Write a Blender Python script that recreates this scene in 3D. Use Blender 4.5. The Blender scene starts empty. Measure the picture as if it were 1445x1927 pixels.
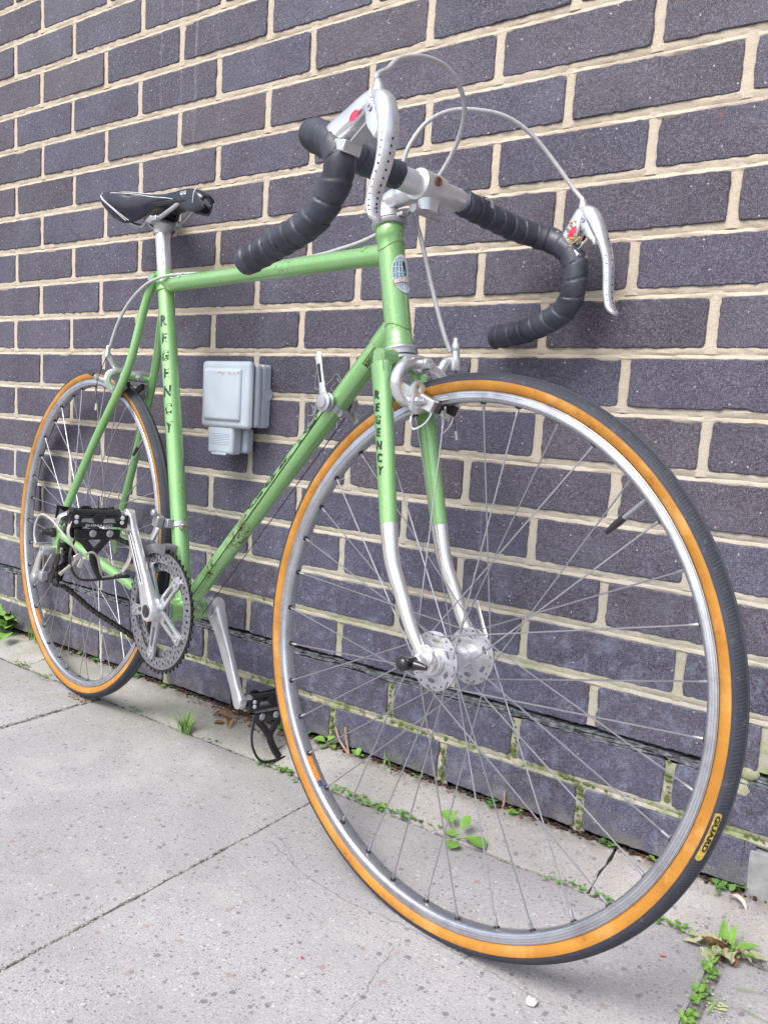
import bpy, bmesh, math, random
from math import sin, cos, pi, radians, sqrt, floor
from mathutils import Vector, Matrix, Euler
random.seed(11)
SC = bpy.context.scene
COL = SC.collection
V = Vector
# ---------------------------------------------------------------- camera
cam = bpy.data.cameras.new('camera'); camo = bpy.data.objects.new('camera', cam); COL.objects.link(camo)
camo.location = (1.8478, -1.1220, .5927)
camo.rotation_euler = (1.4312, -.0541, .6450)
cam.sensor_fit = 'HORIZONTAL'; cam.sensor_width = 36
cam.lens = 36 * 1554.26 / 1445
cam.shift_x = 66.14 / 1445; cam.shift_y = 25.59 / 1445
cam.clip_start = .02; cam.clip_end = 400
SC.camera = camo
# ---------------------------------------------------------------- sky and sun (thin bright overcast)
world = bpy.data.worlds.new('World'); SC.world = world; world.use_nodes = True
wn = world.node_tree; wn.nodes.clear()
wo = wn.nodes.new('ShaderNodeOutputWorld'); bg = wn.nodes.new('ShaderNodeBackground'); sky = wn.nodes.new('ShaderNodeTexSky'); hs = wn.nodes.new('ShaderNodeHueSaturation')
SUN_EL = radians(52)
sky.sky_type = 'NISHITA'; sky.sun_disc = False; sky.sun_elevation = SUN_EL
sun_dir = V((cos(SUN_EL) * cos(radians(-97)), cos(SUN_EL) * sin(radians(-97)), sin(SUN_EL)))
sky.sun_rotation = math.atan2(sun_dir.x, sun_dir.y)
sky.dust_density = 3.0; sky.air_density = 1.0
hs.inputs['Saturation'].default_value = .5
wn.links.new(sky.outputs[0], hs.inputs['Color']); wn.links.new(hs.outputs[0], bg.inputs['Color']); wn.links.new(bg.outputs[0], wo.inputs['Surface'])
bg.inputs['Strength'].default_value = .14
sl = bpy.data.lights.new('sun', 'SUN'); sl.energy = 1.8; sl.angle = radians(28); sl.color = (1, .97, .93)
so = bpy.data.objects.new('sun', sl); COL.objects.link(so); so.rotation_euler = sun_dir.to_track_quat('Z', 'Y').to_euler(); so.location = sun_dir * 20
SC.view_settings.view_transform = 'Standard'; SC.view_settings.look = 'None'; SC.view_settings.gamma = 1
SC.view_settings.exposure = .82

# ---------------------------------------------------------------- node materials
class NT:
    def __init__(s, name):
        s.m = bpy.data.materials.new(name); s.m.use_nodes = True; s.t = s.m.node_tree; s.t.nodes.clear()
        s.out = s.n('OutputMaterial'); s.b = s.n('BsdfPrincipled'); s.l(s.b.outputs[0], s.out.inputs[0])
    def n(s, k, **kw):
        x = s.t.nodes.new('ShaderNode' + k)
        for a, b in kw.items(): setattr(x, a, b)
        return x
    def l(s, a, b): s.t.links.new(a, b)
    def val(s, sock, v):
        if hasattr(v, 'links'): s.l(v, sock)
        else:
            if isinstance(v, (tuple, list)) and len(v) == 3 and sock.type == 'RGBA': v = (*v, 1)
            sock.default_value = v
    def coord(s, kind='Object'):
        return s.n('NewGeometry').outputs['Position'] if kind == 'World' else s.n('TexCoord').outputs[kind]
    def noise(s, scale, co, detail=3, rough=.55, dist=0, out='Fac'):
        x = s.n('TexNoise'); x.inputs['Scale'].default_value = scale; x.inputs['Detail'].default_value = detail
        x.inputs['Roughness'].default_value = rough; x.inputs['Distortion'].default_value = dist; s.l(co, x.inputs['Vector']); return x.outputs[out]
    def voro(s, scale, co, out='Distance', feature='F1'):
        x = s.n('TexVoronoi', feature=feature); x.inputs['Scale'].default_value = scale; s.l(co, x.inputs['Vector']); return x.outputs[out]
    def ramp(s, fac, stops, interp='LINEAR'):
        r = s.n('ValToRGB'); cr = r.color_ramp; cr.interpolation = interp
        while len(cr.elements) < len(stops): cr.elements.new(.5)
        for e, (p, c) in zip(cr.elements, stops):
            e.position = p; e.color = (c, c, c, 1) if not isinstance(c, (tuple, list)) else (*c, 1)
        s.val(r.inputs[0], fac); return r.outputs[0]
    def mix(s, fac, a, b, mode='MIX'):
        x = s.n('Mix', data_type='RGBA', blend_type=mode); s.val(x.inputs[0], fac); s.val(x.inputs[6], a); s.val(x.inputs[7], b); return x.outputs[2]
    def math(s, op, a, b=0., c=None, clamp=False):
        x = s.n('Math', operation=op, use_clamp=clamp); s.val(x.inputs[0], a); s.val(x.inputs[1], b)
        if c is not None: s.val(x.inputs[2], c)
        return x.outputs[0]
    def sep(s, co):
        x = s.n('SeparateXYZ'); s.l(co, x.inputs[0]); return x.outputs
    def smooth(s, v, a, b):      # smoothstep map a..b -> 0..1
        x = s.n('MapRange', interpolation_type='SMOOTHSTEP'); s.val(x.inputs[0], v); x.inputs[1].default_value = a; x.inputs[2].default_value = b; return x.outputs[0]
    def bump(s, h, strength=.3, dist=.001, prev=None):
        x = s.n('Bump'); x.inputs['Strength'].default_value = strength; x.inputs['Distance'].default_value = dist; s.l(h, x.inputs['Height'])
        if prev is not None: s.l(prev, x.inputs['Normal'])
        return x.outputs[0]
    def set(s, **kw):
        names = dict(col='Base Color', rough='Roughness', metal='Metallic', nrm='Normal', coat='Coat Weight', coatr='Coat Roughness', spec='Specular IOR Level', sheen='Sheen Weight', sub='Subsurface Weight', trans='Transmission Weight')
        for k, v in kw.items(): s.val(s.b.inputs[names[k]], v)
        return s.m

def simple(name, col, rough=.5, metal=0., coat=0., var=.12, scale=60, bump=.0, spec=.5):
    t = NT(name); co = t.coord(); f = t.noise(scale, co, 4)
    dark = tuple(c * (1 - var * 2) for c in col); lite = tuple(min(1, c * (1 + var)) for c in col)
    c = t.ramp(f, [(.3, dark), (.7, lite)])
    r = t.ramp(t.noise(scale * 2.3, co, 3), [(.3, max(0, rough - .1)), (.7, min(1, rough + .1))])
    kw = dict(col=c, rough=r, metal=metal, coat=coat, spec=spec)
    if bump: kw['nrm'] = t.bump(t.noise(scale * 6, co, 3), bump, .0006)
    return t.set(**kw)

def m_brick():
    t = NT('dark_brick'); co = t.coord('World'); oi = t.n('ObjectInfo').outputs['Random']; xyz = t.sep(co)
    base = t.ramp(oi, [(0, (.056, .040, .062)), (.25, (.070, .056, .082)), (.5, (.044, .036, .056)), (.72, (.052, .052, .090)), (1, (.080, .060, .074))])
    # upper courses are browner grey, lower courses bluer with a limy bloom
    low = t.smooth(xyz['Z'], .62, .06)
    base = t.mix(t.math('MULTIPLY', low, .78), base, (.125, .135, .225))
    top = t.smooth(xyz['Z'], .75, 1.35); lft = t.smooth(xyz['X'], .9, .1)
    base = t.mix(t.math('MULTIPLY', t.math('MULTIPLY', top, lft), .7), base, (.135, .125, .128))
    gl = t.math('MULTIPLY', t.smooth(xyz['X'], .75, .0), t.smooth(xyz['Z'], .45, .22))
    base = t.mix(t.math('MULTIPLY', gl, .8), base, (.155, .152, .160))
    base = t.mix(.62, base, t.ramp(t.math('FRACT', t.math('MULTIPLY', oi, 7.31)), [(0, (.030, .027, .040)), (.3, (.050, .054, .105)), (.55, (.078, .060, .062)), (.8, (.062, .066, .118)), (1, (.098, .092, .120))]))
    cl = t.noise(9, co, 4, .6, .3)
    base = t.mix(t.ramp(cl, [(.42, 0.), (.75, .5)]), base, (.15, .145, .185))
    base = t.mix(t.ramp(t.noise(6, co, 4, .65, .5), [(.48, 0.), (.66, .5)]), base, (.040, .030, .046))
    bloom = t.noise(34, co, 5, .7)
    bl = t.math('MULTIPLY', t.ramp(bloom, [(.50, 0.), (.68, .85)]), t.smooth(xyz['Z'], .5, .2))
    base = t.mix(bl, base, (.25, .265, .37))
    # white run marks below a leak
    st = None
    wob = t.math('MULTIPLY', t.math('SUBTRACT', t.noise(12, co, 2), .5), .012)
    for x0, w, z0, a in ((.508, .0045, .93, .26), (.566, .004, .9, .26), (.606, .006, .95, .42), (1.268, .006, .42, .3), (1.06, .004, .47, .22)):
        d = t.math('ABSOLUTE', t.math('SUBTRACT', t.math('ADD', xyz['X'], wob), x0)); v = t.math('MULTIPLY', t.smooth(d, w, 0.0005), a)
        if z0 > .6: v = t.math('MULTIPLY', v, t.smooth(xyz['Z'], z0, z0 + .3))
        else: v = t.math('MULTIPLY', v, t.math('MULTIPLY', t.smooth(xyz['Z'], z0 + .05, z0 + .02), t.smooth(xyz['Z'], z0 - .06, z0 - .03)))
        st = v if st is None else t.math('ADD', st, v, clamp=True)
    st = t.math('MULTIPLY', st, t.ramp(t.noise(90, co, 4, .8), [(.35, .15), (.6, 1.)]))
    base = t.mix(st, base, (.42, .42, .45))
    base = t.mix(1., base, (.80, .835, .88), 'MULTIPLY')
    # fine dark/light speckle of the fired face
    sp = t.noise(620, co, 2, .7)
    base = t.mix(t.ramp(t.noise(300, co, 3, .75), [(.50, 0.), (.64, .36)]), base, (.24, .215, .28))
    base = t.mix(t.ramp(t.noise(340, co, 3, .75), [(.54, 0.), (.66, .6)]), base, (.016, .012, .020))
    base = t.mix(t.ramp(sp, [(.50, 0.), (.66, .5)]), base, (.29, .26, .32))
    base = t.mix(t.ramp(t.noise(780, co, 2, .7), [(.52, 0.), (.64, .8)]), base, (.014, .011, .018))
    vs = t.voro(95, co); vr = t.sep(t.voro(95, co, 'Color'))
    dot = t.math('MULTIPLY', t.smooth(vs, .13, .07), t.math('GREATER_THAN', vr[0], .72))
    base = t.mix(t.math('MULTIPLY', dot, .85), base, (.5, .47, .48))
    red = t.math('MULTIPLY', t.ramp(t.noise(26, co, 3, .7), [(.66, 0.), (.74, .55)]), t.ramp(t.noise(200, co, 2), [(.45, 0.), (.55, 1.)]))
    base = t.mix(red, base, (.22, .085, .06))
    base = t.mix(t.math('MULTIPLY', t.math('MULTIPLY', t.smooth(xyz['Z'], .07, -.01), t.ramp(t.noise(40, co, 3), [(.4, 0.), (.6, 1.)])), .6), base, (.20, .19, .14))
    h = t.math('ADD', t.noise(330, co, 3, .7), t.math('MULTIPLY', t.noise(60, co, 3), 1.4))
    return t.set(col=base, rough=.62, spec=.42, nrm=t.bump(h, .55, .0012))

def m_mortar():
    t = NT('mortar'); co = t.coord('World'); xyz = t.sep(co)
    hi = t.smooth(xyz['Z'], .35, .8)
    c = t.mix(hi, (.41, .39, .34), (.51, .44, .355))
    c = t.mix(t.ramp(t.noise(24, co, 4, .6), [(.3, 0.), (.75, .5)]), c, (.58, .50, .41))
    c = t.mix(t.ramp(t.noise(800, co, 2), [(.5, 0.), (.72, .5)]), c, (.26, .22, .18))
    mo = t.math('MULTIPLY', t.ramp(t.noise(16, co, 4, .7), [(.42, 0.), (.62, .8)]), t.smooth(xyz['Z'], .40, .10))
    c = t.mix(mo, c, (.22, .27, .10))
    c = t.mix(t.math('MULTIPLY', t.math('MULTIPLY', t.smooth(xyz['Z'], .15, .05), t.ramp(t.noise(45, co, 4, .7), [(.52, 0.), (.6, 1.)])), .8), c, (.055, .085, .018))
    h = t.math('ADD', t.noise(420, co, 3, .7), t.math('MULTIPLY', t.noise(70, co, 3), 1.8))
    return t.set(col=c, rough=.92, spec=.2, nrm=t.bump(h, .6, .0016))

def m_slab(strip=False):
    t = NT('concrete_strip' if strip else 'concrete_slab'); co = t.coord('World'); oi = t.n('ObjectInfo').outputs['Random']; xyz = t.sep(co)
    c = t.ramp(oi, [(0, (.345, .338, .350)), (1, (.38, .368, .378))]) if not strip else t.ramp(oi, [(0, (.43, .40, .37)), (1, (.45, .42, .385))])
    c = t.mix(t.ramp(t.noise(5, co, 4, .6), [(.35, 0.), (.75, .5)]), c, (.33, .325, .33))
    c = t.mix(t.ramp(t.noise(330, co, 3, .7), [(.45, 0.), (.75, .6)]), c, (.54, .52, .54))
    c = t.mix(t.ramp(t.noise(520, co, 3, .7), [(.50, 0.), (.68, .75)]), c, (.20, .19, .195))
    c = t.mix(t.ramp(t.noise(400, co, 3, .8), [(.56, 0.), (.68, .6)]), c, (.66, .64, .63))
    nw = t.n('VectorMath', operation='ADD'); t.l(co, nw.inputs[0])
    ns = t.n('VectorMath', operation='SCALE'); t.l(t.noise(90, co, 2, out='Color'), ns.inputs[0]); ns.inputs['Scale'].default_value = .008; t.l(ns.outputs[0], nw.inputs[1]); cw = nw.outputs[0]
    for sc, th, rad, colr, a in ((75, .80, .30, (.15, .14, .16), .8), (150, .70, .30, (.12, .11, .125), .75), (120, .86, .3, (.62, .58, .55), .6), (60, .93, .3, (.30, .19, .16), .6), (230, .55, .30, (.15, .14, .16), .75), (300, .7, .3, (.60, .57, .58), .5)):
        vd = t.voro(sc, cw); vc = t.sep(t.voro(sc, cw, 'Color'))
        k = t.math('MULTIPLY', t.smooth(vd, rad, rad - .1), t.math('GREATER_THAN', vc[0 if sc not in (120, 300) else 1], th))
        c = t.mix(t.math('MULTIPLY', k, a), c, colr)
    c = t.mix(t.ramp(t.noise(2.6, co, 5, .65, .6), [(.40, 0.), (.62, .40)]), c, (.235, .23, .235))
    c = t.mix(t.ramp(t.noise(3.4, cw, 5, .7, .4), [(.52, 0.), (.70, .40)]), c, (.50, .485, .48))
    # green-grey algae towards the wall, light dust in places
    al = t.math('MULTIPLY', t.smooth(xyz['Y'], -.34, -.03), t.ramp(t.noise(9, co, 4, .65), [(.35, 0.), (.65, .7)]))
    al = t.math('MULTIPLY', al, t.smooth(xyz['X'], 1.35, .7))
    c = t.mix(al, c, (.25, .265, .205))
    c = t.mix(t.math('MULTIPLY', t.smooth(xyz['Y'], -.035, .0), t.ramp(t.noise(50, co, 4), [(.35, 0.), (.6, .8)])), c, (.14, .11, .08))
    h = t.math('ADD', t.noise(260, co, 4, .75), t.math('MULTIPLY', t.noise(30, co, 3), 1.5))
    return t.set(col=c, rough=.86, spec=.3, nrm=t.bump(h, .6, .0016))

def m_paint():
    t = NT('green_paint'); co = t.coord(); xyz = t.sep(co)
    c = t.ramp(t.noise(14, co, 4), [(.3, (.225, .475, .165)), (.7, (.28, .53, .22))])
    sp = t.ramp(t.noise(210, co, 3, .7, 1.2), [(.625, 0.), (.665, .85)])
    sp = t.math('MULTIPLY', sp, t.ramp(t.noise(22, co, 3), [(.38, .25), (.62, 1.)]))
    dirt = t.smooth(xyz['Z'], .62, .30)
    c = t.mix(t.math('MULTIPLY', sp, t.math('ADD', .55, dirt), clamp=True), c, (.045, .06, .028))
    d = t.n('VectorMath', operation='DISTANCE'); t.l(co, d.inputs[0]); d.inputs[1].default_value = (.556, -.014, .412)
    ru = t.math('MULTIPLY', t.smooth(d.outputs['Value'], .045, .012), t.ramp(t.noise(120, co, 4, .75), [(.48, 0.), (.56, 1.)]))
    d2 = t.n('VectorMath', operation='DISTANCE'); t.l(co, d2.inputs[0]); d2.inputs[1].default_value = (.485, -.014, .35)
    d3 = t.n('VectorMath', operation='DISTANCE'); t.l(co, d3.inputs[0]); d3.inputs[1].default_value = (.60, -.012, .826)
    ru = t.math('ADD', ru, t.math('MULTIPLY', t.smooth(d3.outputs['Value'], .030, .010), t.ramp(t.noise(190, co, 4, .75), [(.53, 0.), (.60, .8)])), clamp=True)
    ru = t.math('ADD', ru, t.math('MULTIPLY', t.smooth(d2.outputs['Value'], .03, .005), t.ramp(t.noise(150, co, 4, .75), [(.52, 0.), (.58, 1.)])), clamp=True)
    c = t.mix(ru, c, (.10, .045, .022))
    c = t.mix(t.ramp(t.noise(340, co, 2), [(.66, 0.), (.72, .6)]), c, (.62, .74, .58))
    t.b.inputs['Coat Roughness'].default_value = .12
    return t.set(col=c, rough=.36, metal=.45, coat=.8, spec=.6, nrm=t.bump(t.noise(300, co, 2), .06, .0004))

def m_metal(name, col, rough, metal=1., streak=.25, dirt=(.2, .17, .14), damt=.35, dth=.62):
    t = NT(name); co = t.coord(); f = t.noise(45, co, 5, .65)
    c = t.ramp(f, [(.3, tuple(x * .86 for x in col)), (.7, col)])
    c = t.mix(t.math('MULTIPLY', t.ramp(t.noise(160, co, 4, .7), [(dth, 0.), (dth + .1, 1.)]), damt), c, dirt)
    r = t.ramp(t.noise(55, co, 2), [(.3, max(.03, rough - .05)), (.7, rough + .08)])
    return t.set(col=c, rough=r, metal=metal, nrm=t.bump(t.noise(90, co, 2), .03, .0004))

def m_rim(cx):
    t = NT('rim_alloy'); co = t.coord(); p = t.sep(co)
    r = t.math('SQRT', t.math('ADD', t.math('POWER', t.math('SUBTRACT', p['X'], cx), 2.), t.math('POWER', t.math('SUBTRACT', p['Z'], .335), 2.)))
    c = t.ramp(t.noise(25, co, 4), [(.3, (.56, .58, .64)), (.7, (.68, .70, .76))])
    r2 = t.math('ADD', r, t.math('MULTIPLY', t.math('SUBTRACT', t.noise(120, co, 3), .5), .0006))
    for a, w, k in ((.3115, .0006, .6), (.3091, .0005, .45), (.3066, .0005, .4), (.3036, .0006, .5), (.3012, .0004, .2)):
        c = t.mix(t.math('MULTIPLY', t.smooth(t.math('ABSOLUTE', t.math('SUBTRACT', r2, a)), w, w * .3), k), c, (.12, .12, .16))
    c = t.mix(t.math('MULTIPLY', t.math('MULTIPLY', t.smooth(r, .3026, .3034), t.ramp(t.noise(30, co, 4, .7), [(.45, 0.), (.65, 1.)])), .45), c, (.25, .25, .30))
    c = t.mix(t.ramp(t.noise(260, co, 3, .8), [(.70, 0.), (.76, .5)]), c, (.30, .26, .24))
    return t.set(col=c, rough=t.ramp(t.noise(90, co, 3), [(.3, .24), (.7, .38)]), metal=.92)

def m_sidewall():
    t = NT('tan_sidewall'); co = t.coord()
    c = t.ramp(t.noise(20, co, 4), [(.3, (.36, .150, .020)), (.7, (.49, .225, .034))])
    c = t.mix(t.ramp(t.noise(60, co, 5, .75), [(.56, 0.), (.70, .8)]), c, (.25, .085, .015))
    c = t.mix(t.ramp(t.noise(18, co, 4, .7), [(.52, 0.), (.66, .45)]), c, (.62, .36, .13))
    c = t.mix(t.ramp(t.noise(130, co, 4, .75), [(.66, 0.), (.72, .6)]), c, (.10, .04, .02))
    return t.set(col=c, rough=.5, spec=.4, nrm=t.bump(t.noise(400, co, 2), .15, .0005))

def m_tread():
    t = NT('tyre_tread'); co = t.coord('UV'); xyz = t.sep(co); ob = t.coord()
    # u = metres round the tyre, v = -1..1 across the tread : fine diagonal grooves off-centre
    av = t.math('ABSOLUTE', xyz['Y'])
    ph = t.math('SINE', t.math('MULTIPLY', t.math('ADD', xyz['X'], t.math('MULTIPLY', av, .006)), 2 * pi / .0034))
    band = t.math('MULTIPLY', t.smooth(av, .14, .2), t.smooth(av, .68, .62))
    g = t.math('MULTIPLY', t.smooth(ph, -.2, .5), band)
    c = t.ramp(t.noise(30, ob, 4), [(.3, (.034, .037, .053)), (.7, (.048, .052, .070))])
    c = t.mix(t.math('MULTIPLY', g, .5), c, (.010, .010, .012))
    cen = t.smooth(av, .16, .05)
    c = t.mix(t.math('MULTIPLY', cen, .6), c, (.105, .11, .12))
    c = t.mix(t.ramp(t.noise(150, ob, 4, .7), [(.58, 0.), (.7, .35)]), c, (.16, .15, .14))
    return t.set(col=c, rough=.72, spec=.35, nrm=t.bump(t.math('SUBTRACT', 1., g), .25, .0005))

def m_leaf(name, a, b):
    t = NT(name); co = t.coord('World'); oi = t.n('ObjectInfo').outputs['Random']
    c = t.mix(oi, a, b); c = t.mix(t.ramp(t.noise(120, co, 3), [(.4, 0.), (.7, .4)]), c, tuple(x * .55 for x in a))
    return t.set(col=c, rough=.5, spec=.4, sub=.0)

BRICK, MORTAR, SLAB, STRIP, PAINT = m_brick(), m_mortar(), m_slab(), m_slab(True), m_paint()
SIDE, TREAD = m_sidewall(), m_tread()
CHROME = m_metal('worn_chrome', (.90, .88, .87), .20, metal=.9, dirt=(.5, .42, .34), damt=.35, dth=.7)
SATIN = m_metal('polished_alloy', (.86, .87, .90), .26, metal=.86, dirt=(.5, .45, .4), damt=.12, dth=.74)
ALLOY = m_metal('brushed_alloy', (.78, .79, .82), .34, metal=.85, damt=.25, dth=.7)
ALLOYD = m_metal('dull_alloy', (.52, .52, .56), .42, metal=.8, damt=.45, dth=.66)
RIM = m_metal('rim_alloy', (.72, .74, .80), .36, metal=.75, damt=.25, dth=.72)
STEEL = m_metal('spoke_steel', (.40, .40, .44), .38, metal=.85)
RUST = simple('rusty_bolt', (.22, .11, .07), .8, .3, var=.3, scale=300, bump=.5)
CABLE = simple('grey_cable_housing', (.42, .42, .44), .42, 0, .3, var=.08, scale=200)
WIRE = simple('dark_wire', (.06, .035, .03), .5, .6)
BLACK = simple('black_plastic', (.016, .015, .019), .32, 0, .2, var=.2, scale=80)
DARK = simple('dark_recess', (.012, .010, .011), .9)  # near-black colour stands in for shade in holes, slots and open joints
TAPE = simple('rubber_bar_tape', (.042, .046, .068), .50, 0, 0, var=.34, scale=28, bump=.35)
VINYL = simple('saddle_vinyl', (.008, .010, .026), .30, 0, .25, var=.15, scale=40, bump=.15)
STITCH = simple('pale_piping', (.62, .62, .66), .6)
RUBBER = simple('brake_rubber', (.03, .02, .02), .7)
GREYM = m_metal('grimy_steel', (.22, .22, .24), .4, metal=.7)
CHAIN = simple('oily_chain', (.030, .027, .027), .45, .6, var=.4, scale=300, bump=.3)
STRAP = simple('leather_strap', (.42, .39, .36), .75, var=.15, scale=150, bump=.3)
BOXG = simple('grey_box_plastic', (.41, .46, .53), .42, var=.05, scale=18)
BOXR = simple('scuff_red', (.48, .34, .31), .8)
REDM = simple('red_emblem', (.62, .03, .10), .25, 0, .5, var=.1)
BLUEM = simple('badge_blue', (.22, .42, .58), .35, 0, .4, var=.25, scale=300)
WHITEM = simple('badge_white', (.75, .78, .78), .4, var=.05)
BADGER = simple('badge_red', (.55, .13, .13), .4, var=.15, scale=200)
BADGEK = simple('badge_black', (.05, .045, .04), .4)
def m_decal():
    t = NT('worn_black_decal'); co = t.coord(); c = t.mix(t.ramp(t.noise(150, co, 4, .75), [(.56, 0.), (.61, .9)]), (.018, .022, .024), (.24, .48, .15))
    return t.set(col=c, rough=.38)
DECAL, INK = m_decal(), simple('black_print', (.02, .02, .022), .4)
ORANGE = simple('orange_sticker', (.78, .22, .03), .4, var=.1)
NAVY = simple('navy_sticker', (.04, .08, .17), .4)
YELLOW = simple('yellow_label', (.52, .37, .06), .5, var=.25, scale=300)
GOLD = simple('gold_lining', (.38, .36, .16), .5, .2)
SOIL = simple('soil', (.045, .034, .026), .95, var=.5, scale=200, bump=.8)
JOINT = simple('joint_grit', (.29, .275, .25), .95, var=.45, scale=120, bump=.8)
SLATE = simple('flaked_slate', (.15, .165, .18), .75, var=.5, scale=90, bump=.6)
LEAF = m_leaf('leaf_green', (.145, .31, .050), (.23, .42, .085))
LEAFD = m_leaf('leaf_dark', (.085, .20, .045), (.13, .27, .06))
GRASS = m_leaf('grass_green', (.16, .34, .05), (.30, .44, .14))
MOSS = m_leaf('moss', (.07, .11, .015), (.12, .17, .03))
DRYL = m_leaf('wilted_leaf', (.33, .36, .20), (.42, .40, .26))
BROWN = m_leaf('dead_leaf', (.40, .22, .09), (.20, .09, .05))
LITTER = m_leaf('leaf_litter', (.15, .055, .03), (.22, .10, .06))
TWIG = simple('twig', (.42, .29, .22), .8, var=.2, scale=100)
STONE = simple('pale_stone', (.62, .60, .58), .85, var=.12, scale=90, bump=.5)
LIME = simple('yellow_green_fleck', (.50, .58, .28), .9)
GREYC = simple('grey_block_face', (.31, .31, .315), .88, var=.14, scale=45, bump=.8)

# ---------------------------------------------------------------- mesh helpers
class MB:
    def __init__(s): s.v = []; s.f = []; s.mi = []; s.uv = {}
    def add(s, vs, fs, m=0):
        o = len(s.v); s.v += [tuple(v) for v in vs]; s.f += [tuple(i + o for i in f) for f in fs]; s.mi += [m] * len(fs); return s
    def tube(s, pts, r, seg=12, m=0, closed=False, caps=True, ry=None, p=2., up=None, rfun=None, twist=0.):
        pts = [V(q) for q in pts]; n = len(pts)
        R = r if isinstance(r, (list, tuple)) else [r] * n
        R2 = (ry if isinstance(ry, (list, tuple)) else [ry] * n) if ry is not None else R
        T = []
        for i in range(n):
            a = pts[(i - 1) % n] if (i or closed) else pts[0]; b = pts[(i + 1) % n] if (i < n - 1 or closed) else pts[-1]
            T.append((b - a).normalized())
        u = V(up) if up is not None else (V((0, 0, 1)) if abs(T[0].z) < .9 else V((1, 0, 0)))
        u = (u - T[0] * u.dot(T[0])).normalized(); vs = []; acc = 0.
        for i in range(n):
            if up is not None: u = V(up)
            u = (u - T[i] * u.dot(T[i])).normalized(); w = T[i].cross(u)
            if i: acc += (pts[i] - pts[i - 1]).length
            for k in range(seg):
                a = 2 * pi * k / seg; c, d = cos(a), sin(a)
                if p != 2.: c = math.copysign(abs(c) ** (2 / p), c); d = math.copysign(abs(d) ** (2 / p), d)
                q = rfun(acc, a) if rfun else 1.
                vs.append(pts[i] + u * (c * R[i] * q) + w * (d * R2[i] * q))
        fs = [(i * seg + k, i * seg + (k + 1) % seg, ((i + 1) % n) * seg + (k + 1) % seg, ((i + 1) % n) * seg + k) for i in range(n if closed else n - 1) for k in range(seg)]
        if caps and not closed: fs += [tuple(range(seg))[::-1], tuple((n - 1) * seg + k for k in range(seg))]
        return s.add(vs, fs, m)
    def lathe(s, prof, org, ax, seg=28, m=0, caps=True):       # prof: (radius, distance along axis)
        org = V(org); ax = V(ax).normalized(); u = ax.orthogonal().normalized(); w = ax.cross(u); vs = []
        for r, d in prof:
            for k in range(seg):
                a = 2 * pi * k / seg; vs.append(org + ax * d + (u * cos(a) + w * sin(a)) * r)
        n = len(prof); fs = [(i * seg + k, i * seg + (k + 1) % seg, (i + 1) * seg + (k + 1) % seg, (i + 1) * seg + k) for i in range(n - 1) for k in range(seg)]
        if caps: fs += [tuple(range(seg))[::-1], tuple((n - 1) * seg + k for k in range(seg))]
        return s.add(vs, fs, m)
    def box(s, c, d, m=0, rot=None):
        c = V(c); h = [x / 2 for x in d]; vs = []
        for x in (-1, 1):
            for y in (-1, 1):
                for z in (-1, 1):
                    q = V((x * h[0], y * h[1], z * h[2])); vs.append(c + (rot @ q if rot else q))
        return s.add(vs, [(0, 1, 3, 2), (4, 6, 7, 5), (0, 4, 5, 1), (2, 3, 7, 6), (0, 2, 6, 4), (1, 5, 7, 3)], m)
    def ball(s, c, r, m=0, sx=1, sy=1, sz=1, seg=8):
        c = V(c); vs = [c + V((0, 0, r * sz))]; rings = seg // 2 + 1
        for i in range(1, rings):
            a = pi * i / rings
            for k in range(seg): b = 2 * pi * k / seg; vs.append(c + V((r * sx * sin(a) * cos(b), r * sy * sin(a) * sin(b), r * sz * cos(a))))
        vs.append(c - V((0, 0, r * sz))); L = len(vs) - 1; fs = [(0, 1 + k, 1 + (k + 1) % seg) for k in range(seg)]
        fs += [(1 + (i - 1) * seg + k, 1 + i * seg + k, 1 + i * seg + (k + 1) % seg, 1 + (i - 1) * seg + (k + 1) % seg) for i in range(1, rings - 1) for k in range(seg)]
        fs += [(L, 1 + (rings - 2) * seg + (k + 1) % seg, 1 + (rings - 2) * seg + k) for k in range(seg)]
        return s.add(vs, fs, m)
    def mesh(s, name, mats, smooth=True, angle=40):
        me = bpy.data.meshes.new(name); me.from_pydata(s.v, [], s.f); mats = mats if isinstance(mats, (list, tuple)) else [mats]
        for m in mats: me.materials.append(m)
        me.polygons.foreach_set('material_index', s.mi); bm = bmesh.new(); bm.from_mesh(me); bmesh.ops.recalc_face_normals(bm, faces=bm.faces)
        if smooth:
            for f in bm.faces: f.smooth = True
            for e in bm.edges:
                if len(e.link_faces) == 2 and e.calc_face_angle(0) > radians(angle): e.smooth = False
        bm.to_mesh(me); bm.free(); return me
    def obj(s, name, mats, parent=None, smooth=True, bevel=0., angle=40, mw=None):
        return link(name, s.mesh(name, mats, smooth, angle), parent, bevel, mw)

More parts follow.
